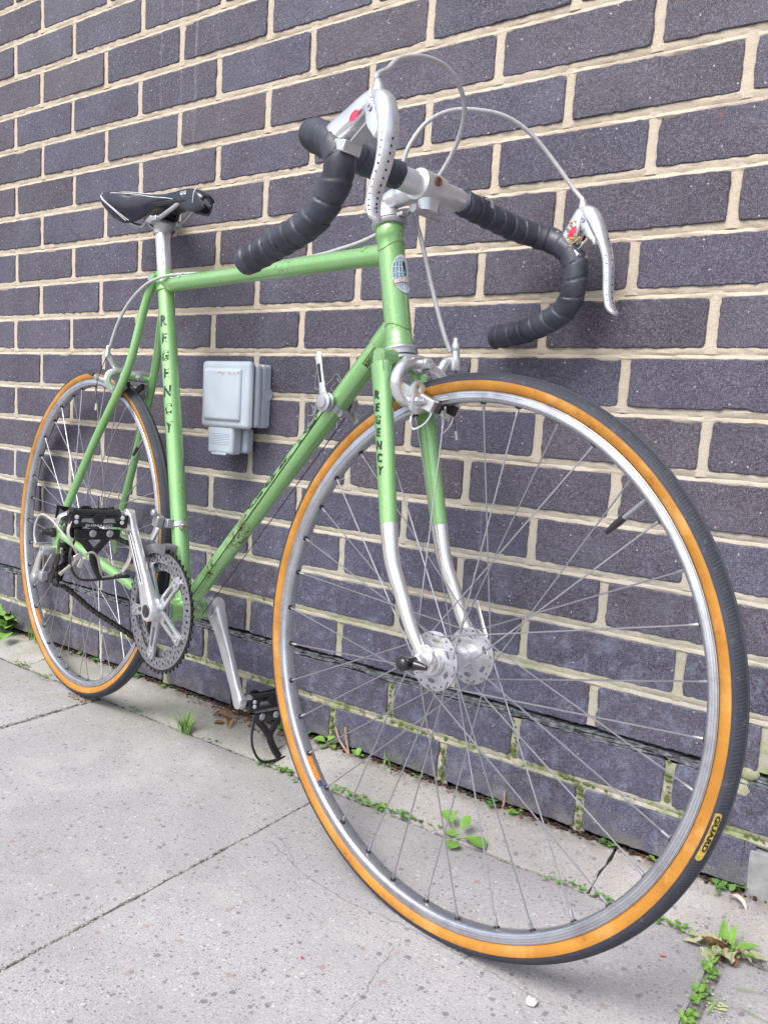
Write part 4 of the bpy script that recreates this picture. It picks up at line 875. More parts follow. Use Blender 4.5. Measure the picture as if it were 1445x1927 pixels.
# rear brake behind the bridge
def rear_brake():
    root = empty('rear_brake', parent=bike); X = .138
    mb = MB(); mb.tube([V((X - .004, 0, .655)), V((.176, 0, .653))], .0036, 12); mb.lathe([(.0065, 0), (.0065, .006), (.0045, .008), (.0045, .014)], V((.168, 0, .6525)), (1, 0, 0), 8); mb.obj('pivot_bolt', ALLOYD, root)
    for s in (-1, 1):
        a = MB(); P = [V((X, .004 * s, .659)), V((X, .024 * s, .662)), V((X, .043 * s, .655)), V((X, .046 * s, .640)), V((X, .036 * s, .627))]; a.tube(spline(P, 6), .0066, 14, ry=.005, p=2.6); a.obj('calliper_arm', ALLOY, root)
        mb = MB(); mb.box((X - .002, s * .0285, .628), (.007, .009, .026)); mb.box((X, s * .0205, .629), (.046, .010, .012), rot=Matrix.Rotation(radians(-22), 3, 'Y')); h = mb.obj('shoe_holder', ALLOYD, root, bevel=.0012)
        mb = MB(); mb.box((X, s * .0145, .629), (.052, .006, .011), rot=Matrix.Rotation(radians(-22), 3, 'Y')); mb.obj('brake_block', RUBBER, h)
        mb = MB(); mb.tube(spline([V((X - .006, s * .022, .616)), V((X - .014, s * .024, .603)), V((X - .022, s * .024, .608)), V((X - .016, s * .022, .620))], 5), .0012, 6); mb.obj('wheel_guide', CHROME, root)
    a = MB(); a.tube(spline([V((X - .004, -.020, .660)), V((X - .004, -.034, .672)), V((X - .002, -.046, .688)), V((X - .001, -.052, .690))], 5), .0055, 12, ry=.0045); a.obj('calliper_arm', ALLOY, root)
    mb = MB(); mb.lathe([(.0052, 0), (.0055, .008), (.004, .012), (.004, .020), (.0032, .022)], V((X - .003, -.049, .684)), (0, .05, 1), 14); mb.obj('barrel_adjuster', ALLOYD, root)
    a = MB(); a.tube(spline([V((X - .004, -.046, .640)), V((X - .012, -.056, .644)), V((X - .018, -.064, .648))], 4), .005, 10, ry=.004); a.lathe([(.0052, -.004), (.0052, .005)], V((X - .014, -.060, .645)), Y, 8); a.obj('cable_anchor', ALLOYD, root)
    mb = MB(); mb.box((X - .034, -.062, .652), (.022, .006, .007), rot=Matrix.Rotation(radians(10), 3, 'Y')); mb.obj('quick_release', BLACK, root, bevel=.001)
    mb = MB(); mb.tube(spline([V((X - .003, -.049, .69)), V((X - .008, -.056, .66)), V((X - .012, -.060, .640)), V((X - .012, -.060, .615)), V((X - .010, -.060, .597))], 5), .0007, 6); mb.tube([V((X - .010, -.060, .597)), V((X - .010, -.060, .585))], .0018, 8, m=1); mb.obj('inner_wire', [WIRE, ALLOY], root)
rear_brake()

# ---------------------------------------------------------------- wheels
RIMP = [(-.0098, .3125), (-.0104, .3118), (-.0104, .3092), (-.01065, .3088), (-.01065, .3062), (-.0108, .3058), (-.0106, .3040), (-.0098, .3030), (-.0086, .3014), (-.006, .3004), (0, .3000)]
RIMP = RIMP + [(-y, r) for y, r in RIMP[-2::-1]]
def ring_mesh(prof, c, seg=180, m=0, closed_prof=False, uvs=None):
    mb = MB(); n = len(prof); vs = []
    for i in range(seg):
        a = 2 * pi * i / seg
        for y, r in prof: vs.append((c[0] + r * cos(a), c[1] + y, c[2] + r * sin(a)))
    mb.add(vs, [(i * n + k, ((i + 1) % seg) * n + k, ((i + 1) % seg) * n + (k + 1) % n, i * n + (k + 1) % n) for i in range(seg) for k in range(n if closed_prof else n - 1)], m); return mb
def flange_loops(R, holes, off, slots=6, hr=.0013, pcd=None, core=.0135):
    L = [circle(0, 0, R, 64)]
    for k in range(holes): a = 2 * pi * (k + off) / holes; L.append(circle(pcd * cos(a), pcd * sin(a), hr, 8))
    for k in range(slots):
        a = 2 * pi * (k + .5) / slots; rm_ = (pcd + core) / 2 + .001; L.append([(p[0], p[1]) for p in [(rm_ * cos(a) + q[0] * cos(a + pi / 2) - q[1] * sin(a + pi / 2), rm_ * sin(a) + q[0] * sin(a + pi / 2) + q[1] * cos(a + pi / 2)) for q in [(.0052 * cos(t) , .0026 * sin(t)) for t in [2 * pi * j / 16 for j in range(16)]]]])
    return L
def wheel(c, fl, FR, front, mw=None, phase=0.):
    c = V(c); w = empty('wheel', parent=bike, mw=mw)
    ring_mesh(RIMP, c).obj('rim', m_rim(c.x), w)
    # tyre casing from bead to bead : amber sidewalls and black tread as separate skins
    cy, cr_, rr = 0., .3215, .0122
    def tp(a, k=1.): return (sin(a) * rr * k, cr_ + cos(a) * rr * k * 1.02)
    A0 = radians(77)
    for s in (-1, 1):
        prof = [tp(s * lerp(A0, radians(142), i / 9)) for i in range(10)]; sw_ = ring_mesh(prof, c).obj('sidewall', SIDE, w)
    me = MB(); NT_ = 13; prof = [tp(lerp(-A0, A0, i / (NT_ - 1)), 1.03 + .02 * cos(lerp(-A0, A0, i / (NT_ - 1)))) for i in range(NT_)]; prof = [tp(-A0, .985)] + prof + [tp(A0, .985)]
    SEG_ = 200; t = ring_mesh(prof, c, SEG_); o = t.obj('tread', TREAD, w); me_ = o.data; uv = me_.uv_layers.new(name='UV'); n = len(prof)
    for p in me_.polygons:
        idx = [me_.loops[l].vertex_index for l in p.loop_indices]; segs = [i // n for i in idx]; wrap = max(segs) - min(segs) > 2
        for l, i in zip(p.loop_indices, idx):
            sg = i // n; sg = sg + SEG_ if wrap and sg < 2 else sg; uv.data[l].uv = (sg / SEG_ * 2 * pi * .333, (i % n) / (n - 1) * 2 - 1)
    # hub
    hub = MB()
    if front: hub.lathe([(.005, -.0505), (.0085, -.050), (.0095, -.044), (.0155, -.0425), (.0165, -.0385), (.0165, -.0368), (.0150, -.033), (.0118, -.026), (.0112, -.020), (.0135, -.017), (.0145, 0), (.0135, .017), (.0112, .020), (.0118, .026), (.0150, .033), (.0165, .0368), (.0165, .0385), (.0155, .0425), (.0095, .044), (.0085, .050), (.005, .0505)], c, Y, 40)
    else: hub.lathe([(.005, -.060), (.009, -.0595), (.0095, -.052), (.014, -.050), (.015, fl[0] - .003), (.0145, fl[0] + .006), (.0115, fl[0] + .012), (.0115, fl[1] - .012), (.0145, fl[1] - .006), (.0160, fl[1] + .003), (.0095, .050), (.009, .0595), (.005, .060)], c, Y, 36)
    hb = hub.obj('hub', ALLOY, w)
    pcd = FR - .0042
    for j, y in enumerate(fl):
        plate_obj('flange', flange_loops(FR, 18, .5 * j + phase / radians(20), 6, .0011, pcd), .0026, Matrix.Translation(c + Y * y) @ XZ, ALLOYD, hb, .0004)
    # spokes, three cross, 36
    for j, y in enumerate(fl):
        sd = -1 if y < 0 else 1
        for k in range(18):
            dirn = 1 if k % 2 else -1; ah = radians(20 * k + 10 * j) + phase; ar = ah + dirn * radians(60)
            hp = c + V((pcd * cos(ah), y + sd * (.0022 if k % 4 < 2 else -.0022), pcd * sin(ah)))
            rp = c + V((.3001 * cos(ar), sd * .0022, .3001 * sin(ar))); d = (hp - rp).normalized()
            mb = MB(); mb.tube([hp + Y * (hp.y - y) * -2.2, hp, rp + d * .004], .00092, 6); mb.lathe([(.0013, 0.), (.0017, .001), (.0017, .010), (.0011, .0115)], rp, d, 8, m=1); mb.lathe([(.0036, -.0006), (.0036, .0009), (.0018, .0012)], rp + d * .0003, (c + Y * 0 - rp).normalized(), 12, m=2)
            mb.obj('spoke', [STEEL, STEEL, ALLOYD if False else RUBBER], w)
    # quick release
    if front:
        mb = MB(); mb.lathe([(.006, .0535), (.0105, .054), (.0112, .060), (.009, .066), (.004, .068)], c, -Y, 24); q = mb.obj('axle_nut', ALLOY, w)
        mb = MB(); mb.tube([c + V((-.002, -.066, .0)), c + V((-.004, -.078, .000))], [.0085, .0075], 16); mb.ball(c + V((-.005, -.082, 0)), .0088, sy=.7, seg=12); mb.tube([c + V((.006, -.073, .001)), c + V((.020, -.070, .001))], [.006, .003], 10); mb.obj('quick_release_nut', BLACK, w)
        mb = MB(); mb.lathe([(.010, .053), (.0115, .056), (.0115, .066), (.008, .070)], c, Y, 20); mb.obj('quick_release_cap', BLACK, w)
        mb = MB(); mb.tube(spline([c + V((.004, .060, .012)), c + V((-.010, .066, .030)), c + V((-.020, .066, .050)), c + V((-.024, .064, .062))], 5), .0035, 10, ry=.002); mb.obj('quick_release_lever', CHROME, w)
    else:
        mb = MB(); mb.lathe([(.006, .066), (.010, .0665), (.010, .072), (.007, .077), (.004, .078)], c, -Y, 20); mb.tube([c + V((-.002, -.076, .0)), c + V((-.006, -.090, .0))], [.0075, .006], 12); mb.ball(c + V((-.012, -.088, -.002)), .007, sx=1.5, sy=.7, seg=10); mb.obj('quick_release_nut', BLACK, w)
    # valve
    va = radians(45.6) if front else radians(45.0)
    u = V((cos(va), 0, sin(va))); mb = MB(); mb.tube([c + u * .302, c + u * .268], .0028, 10); mb.tube([c + u * .270, c + u * .262, c + u * .246], [.0036, .0040, .0026], 12, m=1); mb.obj('valve', [STEEL, BLACK], w)
    return w
fwl = wheel(FA, (-.0335, .0335), .0345, True, SM, phase=radians(.8)); rwl = wheel(RA, (-.020, .034), .030, False, phase=radians(2.8))
def rim_sticker(c, ang, parent, flip=1):
    c = V(c); 
    def fn(x, y, lift=.0004):
        a = ang + x / .295; pr = .3003 + (abs(y - .0035) / .0086) ** 2 * .0014 - .0002 - lift; return c + V((pr * cos(a), y - .0035, pr * sin(a)))
    def patch(x0, x1, y0, y1, mat, name):
        mb = MB(); n = 8; m_ = 3; vs = [fn(lerp(x0, x1, i / n), lerp(y0, y1, j / m_)) for i in range(n + 1) for j in range(m_ + 1)]
        mb.add(vs, [(i * (m_ + 1) + j, i * (m_ + 1) + j + 1, (i + 1) * (m_ + 1) + j + 1, (i + 1) * (m_ + 1) + j) for i in range(n) for j in range(m_)]); return mb.obj(name, mat, parent)
    patch(-.018, .018, -.0042, .0042, ORANGE, 'rim_sticker'); patch(.019 if flip > 0 else -.027, .027 if flip > 0 else -.019, -.0042, .0042, NAVY, 'rim_sticker')
    mb = MB(); r = random.Random(2)
    for k in range(9): mb.add([fn(-.014 + k * .0033, -.0028, .0008), fn(-.0128 + k * .0033, -.0028, .0008), fn(-.0122 + k * .0033, .0024, .0008), fn(-.0136 + k * .0033, .0026, .0008)], [(0, 1, 2, 3)])
    mb.obj('sticker_print', YELLOW, parent)
rim_sticker(FA, radians(224.8), fwl); rim_sticker(RA, radians(226.8), rwl, -1)
# yellow oval label on the front tyre
def tyre_label(c, ang, parent):
    c = V(c); mb = MB(); n = 30
    def fn(x, y, lift):
        th = radians(-52) + y / .0125; r = .3215 + cos(th) * (.0122 * 1.05 + lift); yy = sin(th) * (.0122 * 1.05 + lift); a = ang + x / r; return c + V((r * cos(a), yy, r * sin(a)))
    L_, H_ = .026, .0030
    P = [(lerp(-L_, L_, i / n)) for i in range(n + 1)]
    for x0, x1 in zip(P, P[1:]):
        h = lambda x: H_ * min(1, sqrt(max(0, 1 - ((abs(x) - (L_ - H_)) / H_) ** 2)) if abs(x) > L_ - H_ else 1)
        mb.add([fn(x0, -h(x0), .0005), fn(x1, -h(x1), .0005), fn(x1, h(x1), .0005), fn(x0, h(x0), .0005), fn(x0, 0, .0007), fn(x1, 0, .0007)], [(0, 1, 5, 4), (4, 5, 2, 3)])
    mb.obj('tyre_label', YELLOW, parent); mb = MB(); curved_text(mb, 'GUARD', .0070, lambda x, y: fn(-x * 1.6 + .004, y * .7, .0011), bold=.0003); mb.obj('tyre_label_print', INK, parent, smooth=False)
tyre_label(FA, radians(-14.0), fwl)

# ---------------------------------------------------------------- transmission
CRA = math.atan2(.4088 - .2636, .3163 - .3997)      # right crank direction
def cyl_teeth(R, n, h): return [(q[0], q[1]) for k in range(n) for q in ((R * cos(2 * pi * (k - .30) / n), R * sin(2 * pi * (k - .30) / n)), ((R + h) * cos(2 * pi * (k - .09) / n), (R + h) * sin(2 * pi * (k - .09) / n)), ((R + h) * cos(2 * pi * (k + .09) / n), (R + h) * sin(2 * pi * (k + .09) / n)), (R * cos(2 * pi * (k + .30) / n), R * sin(2 * pi * (k + .30) / n)))]
def ring_holes(Rin, nslots, r0, r1, big):
    L = []
    for k in range(nslots):
        a = 2 * pi * k / nslots
        if k % 2 == 0: L.append(circle(r0 * cos(a), r0 * sin(a), .0024, 12, ry=.0038, rot=a + pi / 2))
        else:
            for q in (-.0045, .0045): L.append(circle((r0 + q) * cos(a), (r0 + q) * sin(a), .0019, 10))
    return L
KR = Matrix.Translation(BB) @ XZ
RINGM = m_metal('grey_chainring', (.34, .34, .37), .40, metal=.85, dirt=(.08, .07, .07), damt=.5, dth=.58)
big = plate_obj('chainring', [circle(0, 0, .0985, 120), circle(0, 0, .0795, 90)] + ring_holes(0, 60, .0890, 0, 1), .0034, Matrix.Translation((0, -.0475, 0)) @ KR, RINGM, bike, .0003)
teeth = plate_obj('tooth_ring', [cyl_teeth(.1012, 52, .0048), circle(0, 0, .0975, 100)], .0026, Matrix.Translation((0, -.0468, 0)) @ KR, CHAIN, big)
# swap: dark worn teeth stand a hair proud of the ring at the rim

small = plate_obj('chainring', [cyl_teeth(.0825, 42, .0048), circle(0, 0, .0660, 80)] + ring_holes(0, 48, .0735, 0, 1), .0034, Matrix.Translation((0, -.0405, 0)) @ KR, RINGM, bike, .0003)
for k in range(5):
    a = CRA + 2 * pi * k / 5 if False else CRA - .02 + 2 * pi * k / 5
    R = Matrix.Translation((0, -.0505, 0)) @ KR @ Matrix.Rotation(a, 4, 'Z')
    if k == 0: out = [[(.012, -.0095), (.060, -.0075), (.078, -.0085), (.083, -.006), (.083, .006), (.078, .0085), (.060, .0075), (.012, .0095)], circle(.0755, 0, .0030, 12)]
    else: out = [[(.012, -.0105), (.035, -.0098), (.062, -.0086), (.070, -.0100), (.080, -.0100), (.085, -.007), (.085, .007), (.080, .0100), (.070, .0100), (.062, .0086), (.035, .0098), (.012, .0105)], [(.030, -.0042), (.063, -.0034), (.065, 0), (.063, .0034), (.030, .0042), (.028, 0)]]
    sp_ = plate_obj('spider_arm', out, .0058, R, ALLOYD, big, .0010)
    c = BB + V((.0755 * cos(a), -.0535, .0755 * sin(a))); mb = MB(); mb.lathe([(.0058, 0), (.0058, .0014), (.0032, .0016), (.0030, .0004)], c, -Y, 14); mb.obj('chainring_bolt', ALLOYD, sp_)
def crank(s, ang, name='crank_arm'):
    u = V((cos(ang), 0, sin(ang))); n = 26; P = []; A = []; B = []
    y0, y1 = (.0615, .0725)
    for i in range(n + 1):
        t = i / n; P.append(BB + u * (.0 + .170 * t) + Y * s * lerp(y0, y1, t ** .9)); A.append(pl(t, [(0, .0180), (.10, .0178), (.25, .0145), (.85, .0108), (.95, .0132), (1, .0132)])); B.append(pl(t, [(0, .0115), (.12, .0105), (.3, .0070), (.9, .0066), (1, .0072)]))
    mb = MB(); mb.lathe([(.0150, -.0115), (.0175, -.010), (.0175, .0095), (.0160, .0115), (.0, .0115)], P[0], Y * s, 32); mb.lathe([(.0100, -.0072), (.0120, -.006), (.0120, .006), (.0105, .0075), (0, .0075)], P[-1], Y * s, 26)
    mb.tube(P, A, 24, ry=B, up=u.cross(Y), p=4.2); arm = mb.obj(name, ALLOY if s < 0 else ALLOY, bike)
    a_, b_ = P[7] + Y * s * .0071, P[-6] + Y * s * .0068; mb = MB(); wv = u.cross(Y).normalized()
    mb.add([a_ - wv * .0028, b_ - wv * .0024, b_ + wv * .0024, a_ + wv * .0028], [(0, 1, 2, 3)]); mb.tube([a_ - wv * .0032, b_ - wv * .0028, b_ + wv * .0028, a_ + wv * .0032], .0005, 4, m=1, closed=True)
    if s < 0: mb.obj('groove', [INK, ALLOY], arm)
    mb = MB(); mb.lathe([(.0108, .0112), (.0108, .0124), (.0095, .0132), (.002, .0136), (0, .0130)], P[0], Y * s, 26); mb.obj('dust_cap', BLACK if s < 0 else ALLOYD, arm)
    mb = MB(); mb.lathe([(.0075, .0070), (.0075, .0082), (.0055, .0086), (.0052, .0078), (0, .0078)], P[-1], Y * s, 20); mb.obj('pedal_axle_end', ALLOYD, arm)
    return P[-1]
pR = crank(-1, CRA); pL = crank(1, CRA + pi)
# chain : small ring, rear sprocket, jockey wheel
def arc(c, r, a0, a1, n): return [V((c[0] + r * cos(lerp(a0, a1, i / n)), 0, c[1] + r * sin(lerp(a0, a1, i / n)))) for i in range(n + 1)]
J1, J2 = V((-.012, -.036, .283)), V((-.040, -.040, .236))
path = [V((BB.x - .012, 0, BB.z + .0835))] + arc((BB.x, BB.z), .0845, radians(98), radians(-112), 26)
path += [V((BB.x - .10, 0, BB.z - .068)), V((.15, 0, .205)), V((.0, 0, .2245))] + arc((J2.x, J2.z), .0165, radians(-82), radians(-250), 8) + arc((J1.x, J1.z), .0165, radians(-80), radians(60), 6)
path += arc((0, .335), .034, radians(-110), radians(-275), 10) + [V((.12, 0, .362))]
Lp = [0]; path.append(path[0].copy())
for a, b in zip(path, path[1:]): Lp.append(Lp[-1] + (b - a).length)
NL = int(Lp[-1] / .0127); NL -= NL % 2; chain = empty('chain', parent=bike); lk = []
for kind in (0, 1):
    mb = MB(); hw = .0034 if kind else .0024
    for sgn in (-1, 1):
        lp = [(-.0064 + .0040 * cos(a), .0040 * sin(a)) for a in [pi / 2 + pi * k / 5 for k in range(6)]] + [(.0, -.0030)] + [(.0064 + .0040 * cos(a), .0040 * sin(a)) for a in [-pi / 2 + pi * k / 5 for k in range(6)]] + [(0, .0030)]
        m_ = len(lp); y0, y1 = sgn * hw, sgn * (hw + .0009); mb.add([(x, y0, z) for x, z in lp] + [(x, y1, z) for x, z in lp], [tuple(range(m_)), tuple(range(m_, 2 * m_))] + [(i, (i + 1) % m_, m_ + (i + 1) % m_, m_ + i) for i in range(m_)])
    if kind:
        for x in (-.0064, .0064): mb.lathe([(.0016, -.0050), (.0016, .0050)], (x, 0, 0), Y, 8); mb.lathe([(.0038, -.0022), (.0038, .0022)], (x, 0, 0), Y, 8)
    lk.append(mb.mesh('link', CHAIN))
j = 0; pp = []
for i in range(NL + 1):
    x = Lp[-1] * i / NL
    while j < len(Lp) - 2 and Lp[j + 1] < x: j += 1
    p = path[j].lerp(path[j + 1], (x - Lp[j]) / max(1e-9, Lp[j + 1] - Lp[j])); p.y = -.0405 + (.002 if p.x < .1 else 0); pp.append(p)
for i in range(NL):
    a, b = pp[i], pp[i + 1]; d = b - a; an = math.atan2(d.z, d.x); link('link', lk[i % 2], chain, mw=Matrix.Translation((a + b) / 2) @ Matrix.Rotation(-an, 4, 'Y'))
# freewheel sprockets
fwh = empty('freewheel', parent=bike)
for k, (n_, y) in enumerate(((24, -.0295), (21, -.0345), (18, -.0395), (16, -.0445), (14, -.0490))):
    R = n_ * .0127 / (2 * pi); plate_obj('sprocket', [cyl_teeth(R - .002, n_, .0042), circle(0, 0, .013, 20)], .0022, Matrix.Translation((0, y, 0)) @ Matrix.Translation(RA) @ XZ, CHAIN, fwh)
mb = MB(); mb.lathe([(.0215, -.0275), (.0215, -.050), (.015, -.052)], RA, -Y * -1, 24); mb.obj('freewheel_body', ALLOYD, fwh)
# rear derailleur
rd = empty('rear_derailleur', parent=bike)
A_ = V((.008, -.078, .300)); B_ = V((-.016, -.088, .2445)); 
mb = MB(); mb.lathe([(.006, -.022), (.0098, -.020), (.0105, -.010), (.0105, .012), (.0098, .014), (.0050, .014), (.0045, .011)], A_ + V((-.004, 0, 0)), -Y, 24); mb.obj('pivot_barrel', ALLOYD, rd)
mb = MB(); mb.tube([A_ + V((-.010, -.012, -.004)), A_.lerp(B_, .5) + V((-.004, -.010, 0)), B_ + V((-.002, -.006, .0))], [.0060, .0075, .0085], 14, ry=[.004, .0045, .005], p=3.5); mb.tube([A_ + V((.010, .002, -.006)), B_ + V((.016, .004, .014))], .0022, 8, ry=.003); mb.obj('parallelogram', CHROME, rd, bevel=0)
mb = MB(); mb.box(B_ + V((.012, .004, .004)), (.030, .014, .018)); mb.lathe([(.0098, -.014), (.0105, -.010), (.0105, .010), (.006, .012)], B_ + V((0, .0, -.002)), -Y, 20); mb.obj('knuckle', ALLOYD, rd, bevel=.002)
for J in (J1, J2):
    plate_obj('jockey_wheel', [cyl_teeth(.0155, 10, .0045), circle(0, 0, .004, 12)], .0045, Matrix.Translation(J) @ XZ, BLACK, rd)
for y in (-.030, -.050):
    d = (J2 - J1); a = math.atan2(d.z, d.x); Lc = [(q[0], q[1]) for q in [(.010 * cos(t) + (d.length if cos(t) > 0 else 0), .010 * sin(t)) for t in [2 * pi * (k + .5) / 20 for k in range(20)]]]
    plate_obj('cage_plate', [Lc, circle(d.length / 2, 0, .006, 12, ry=.0045)], .0018, Matrix.Translation((J1.x, y, J1.z)) @ XZ @ Matrix.Rotation(a, 4, 'Z'), CHAIN, rd, .0003)
mb = MB(); mb.tube(spline([V((.075, -.060, .318)), V((.040, -.066, .338)), V((.008, -.078, .362)), V((-.022, -.086, .368)), V((-.036, -.090, .350)), V((-.036, -.092, .325)), V((-.024, -.092, .308))], 8), .0024, 10); part(mb, 'cable_housing', CABLE)
# front derailleur with its band round the seat tube
fd = empty('front_derailleur', parent=bike); bc = BB + SU * .145
mb = MB(); mb.lathe([(.0150, -.005), (.0160, -.0045), (.0160, .0045), (.0150, .005)], bc, SU, 28); mb.box(bc + V((.020, -.006, 0)), (.012, .006, .009)); mb.box(bc + V((-.002, -.0205, .002)), (.015, .012, .015)); mb.obj('clamp_band', ALLOYD, fd, bevel=.0012)
mb = MB(); mb.tube([bc + V((.018, -.004, 0)), bc + V((.033, -.010, .001))], .0034, 8); mb.obj('clamp_bolt', RUST, fd)
mb = MB(); mb.box(bc + V((-.014, -.034, .004)), (.017, .013, .022), rot=Matrix.Rotation(.3, 3, 'Y')); mb.lathe([(.006, -.004), (.006, .004)], bc + V((-.014, -.043, .018)), Y, 12); mb.tube([bc + V((-.010, -.036, -.006)), bc + V((-.014, -.043, -.030))], [.009, .006], 10, ry=.004); mb.obj('linkage', ALLOYD, fd, bevel=.0018)
cg = []
for rr_ in (.112, .096): cg.append([(rr_ * cos(a), rr_ * sin(a)) for a in [radians(lerp(82, 128, k / 12)) for k in range(13)]])
cgl = cg[0] + cg[1][::-1]
for y in (-.0545, -.0335): plate_obj('cage_plate', [cgl], .0016, Matrix.Translation((0, y, 0)) @ KR, GREYM, fd, .0003)
# down tube shifters
dd = (dt1 - BB).normalized(); ee = dd.cross(Y).normalized(); ee = ee if ee.z < 0 else -ee; sc_ = BB.lerp(dt1, .775); shf = empty('gear_shifters', parent=bike)
mb = MB(); mb.lathe([(.0147, -.0055), (.0160, -.005), (.0160, .005), (.0147, .0055)], sc_, dd, 28); mb.tube([sc_ + ee * .018 - Y * .006, sc_ + ee * .018 + Y * .006], .0052, 12); mb.obj('clamp_band', ALLOYD, shf)
for s in (-1, 1):
    c = sc_ + Y * s * .0155; mb = MB(); mb.lathe([(.0125, 0), (.0135, .002), (.0135, .005), (.0120, .0058), (.0120, .0075), (.0132, .008), (.0132, .011), (.0085, .0125), (.0080, .0145), (.004, .015)], c, Y * s, 26); b_ = mb.obj('shifter_boss', ALLOYD, shf)
    e_ = c + Y * s * .0085; t_ = e_ + V((-.022, 0, .062)) if s < 0 else e_ + V((.018, 0, -.028))
    mb = MB(); mb.tube([e_, e_.lerp(t_, .3), e_.lerp(t_, .7), t_], [.0085, .0055, .0052, .0068] , 14, ry=[.0022, .0019, .0018, .0022], up=(1, 0, .3), p=3); mb.ball(t_, .0066, sy=.34, seg=12); mb.obj('shifter_lever', ALLOY, shf)
    if s < 0:
        mb = MB(); mb.tube([e_.lerp(t_, .42) - Y * .0022, e_.lerp(t_, .82) - Y * .0022], [.0022, .003], 8, ry=.0002, up=(1, 0, .3)); mb.obj('engraving', INK, b_)
    w0 = sc_ + ee * (.012 if s > 0 else -.001) + Y * s * .0152; w1 = BB + dd * .02 + ee * (.012 if s < 0 else .018) + Y * s * .014
    mb = MB(); mb.tube([w0 + ee * .001, w1 + (ee * .010 if s > 0 else ee * -.002)], .0007, 6); part(mb, 'gear_wire', WIRE)
mb = MB(); cgd = BB + dd * .030; mb.lathe([(.0150, -.003), (.0158, -.0025), (.0158, .0025), (.0150, .003)], cgd, dd, 24)
for s in (-1, 1): mb.tube([cgd + ee * .014 + Y * s * .006, cgd + ee * .021 + Y * s * .007], .0042, 10)
part(mb, 'cable_guide', ALLOYD)
# pedals with toe clips
def pedal(base, s, clip):
    root = empty('pedal', parent=bike)
    b = base; o = Y * s
    mb = MB(); mb.lathe([(.0068, .008), (.0068, .014), (.0098, .015), (.0105, .019), (.0098, .022), (.0085, .023), (.004, .024)], b, o, 24); mb.obj('axle', ALLOYD, root)
    tr = Matrix.Rotation(radians(clip), 3, 'Y')      # tilt of the pedal about its axle
    def L(x, y, z): return b + tr @ V((x, 0, z - .010)) + o * y
    # body
    mb = MB(); mb.tube([b + o * .021, b + o * .035, b + o * .085, b + o * .104], [.0115, .009, .009, .0115], 18, ry=[.0125, .009, .009, .012], p=2.4); mb.obj('pedal_body', BLACK, root)
    MX = Matrix.Translation(b + tr @ V((0, 0, -.010))) @ tr.to_4x4() @ Matrix(((0, 0, 1, 0), (s, 0, 0, 0), (0, 1, 0, 0), (0, 0, 0, 1)))
    def face(x, holes):
        n = 18; top = [(lerp(.009, .111, i / n), .0150 - .0045 * sin(pi * i / n) ** .8 + (.0045 if i in (8, 9, 10) else 0)) for i in range(n + 1)]; bot = [(lerp(.111, .009, i / n), -.0075 + .002 * sin(pi * i / n)) for i in range(n + 1)]
        L_ = [top + bot]
        if holes:
            for y0, y1 in ((.030, .054), (.068, .092)): L_.append([(y0, .0005), (y1, .0005), (y1 - .002, .0078), (y0 + .002, .0085)])
        return plate_obj('cage_plate', L_, .0030, Matrix.Translation(tr @ V((x, 0, 0))) @ MX, BLACK, root, .0005)
    face(.0150, True); face(-.0400, True)
    for y in (.014, .106):
        mb = MB(); mb.tube([L(.015, y, .003), L(-.012, y + (.004 if y > .05 else -.002), .003), L(-.040, y, .003)], .0085, 10, ry=.0022, up=tuple(tr @ V((0, 0, 1))), p=3); mb.obj('cage_end', BLACK, root)
    return root, L
rootR, LR = pedal(pR, -1, 8)
# right pedal, outward = -y : bright details facing the camera
def facing(root, L, s):
    for y in (.020, .100):
        for z in (.0, .008): mb = MB(); mb.lathe([(.0036, 0), (.0036, .0014), (.002, .002)], L(.0162, y, .002 + z), (1, 0, 0), 12); mb.obj('rivet', STITCH, root)
    mb = MB()
    for y, w in ((.041, .022), (.079, .022)): mb.box(L(.0112, y, .0045), (.0015, w, .0075))
    mb.obj('window', ALLOYD, root)
    mb = MB()
    for y in (.038, .068): mb.lathe([(.0062, 0), (.0062, .002), (.0042, .0034), (.0022, .0034), (.002, .002)], L(.0135, y, -.018), (1, 0, -.05), 14)
    mb.obj('clip_bolt', ALLOYD, root)
facing(rootR, LR, -1)
mb = MB()
tvs, tfs = text_mesh('SHIMANO', .0085, bold=.0002)
mb.add([LR(.0170, .060 - v[0] * 1.25, -.0035 + v[1] * .6) for v in tvs], tfs); mb.obj('lettering', STITCH, rootR, smooth=False)
mb = MB(); mb.box(LR(.012, .058, -.020), (.006, .080, .018)); mb.obj('clip_mount', BLACK, rootR, bevel=.003)
def clip(L0, root, flip=False):
    L = (lambda x, y, z: L0(x, .118 - y, z)) if flip else L0      # toe clip : two prongs, a stem and a hooked loop
    mb = MB(); X = .012
    pr = dict(ry=.0022, p=3)
    for ya in (.085, .040): mb.tube(spline([L(X, ya, -.026), L(X + .001, lerp(ya, .062, .6), -.042), L(X + .003, .063, -.052)], 5), .0065, 12, ry=.0016, up=tuple(Y))
    mb.tube(spline([L(X + .003, .063, -.050), L(X + .004, .060, -.064), L(X + .008, .052, -.082), L(X + .012, .046, -.092)], 5), .0072, 12, ry=.0016, up=tuple(Y))
    mb.tube(spline([L(X, .094, -.022), L(X + .006, .103, -.045), L(X + .012, .104, -.066), L(X + .016, .094, -.086), L(X + .018, .078, -.0935), L(X + .018, .046, -.0925), L(X + .018, .016, -.090), L(X + .018, .004, -.087)], 6), .0032, 10, ry=.0022); 
    mb.obj('toe_clip', BLACK, root)
    mb = MB(); mb.box(L(X + .018, .012, -.0885), (.010, .026, .006)); mb.obj('clip_end', BLACK, root, bevel=.002)
clip(LR, rootR)
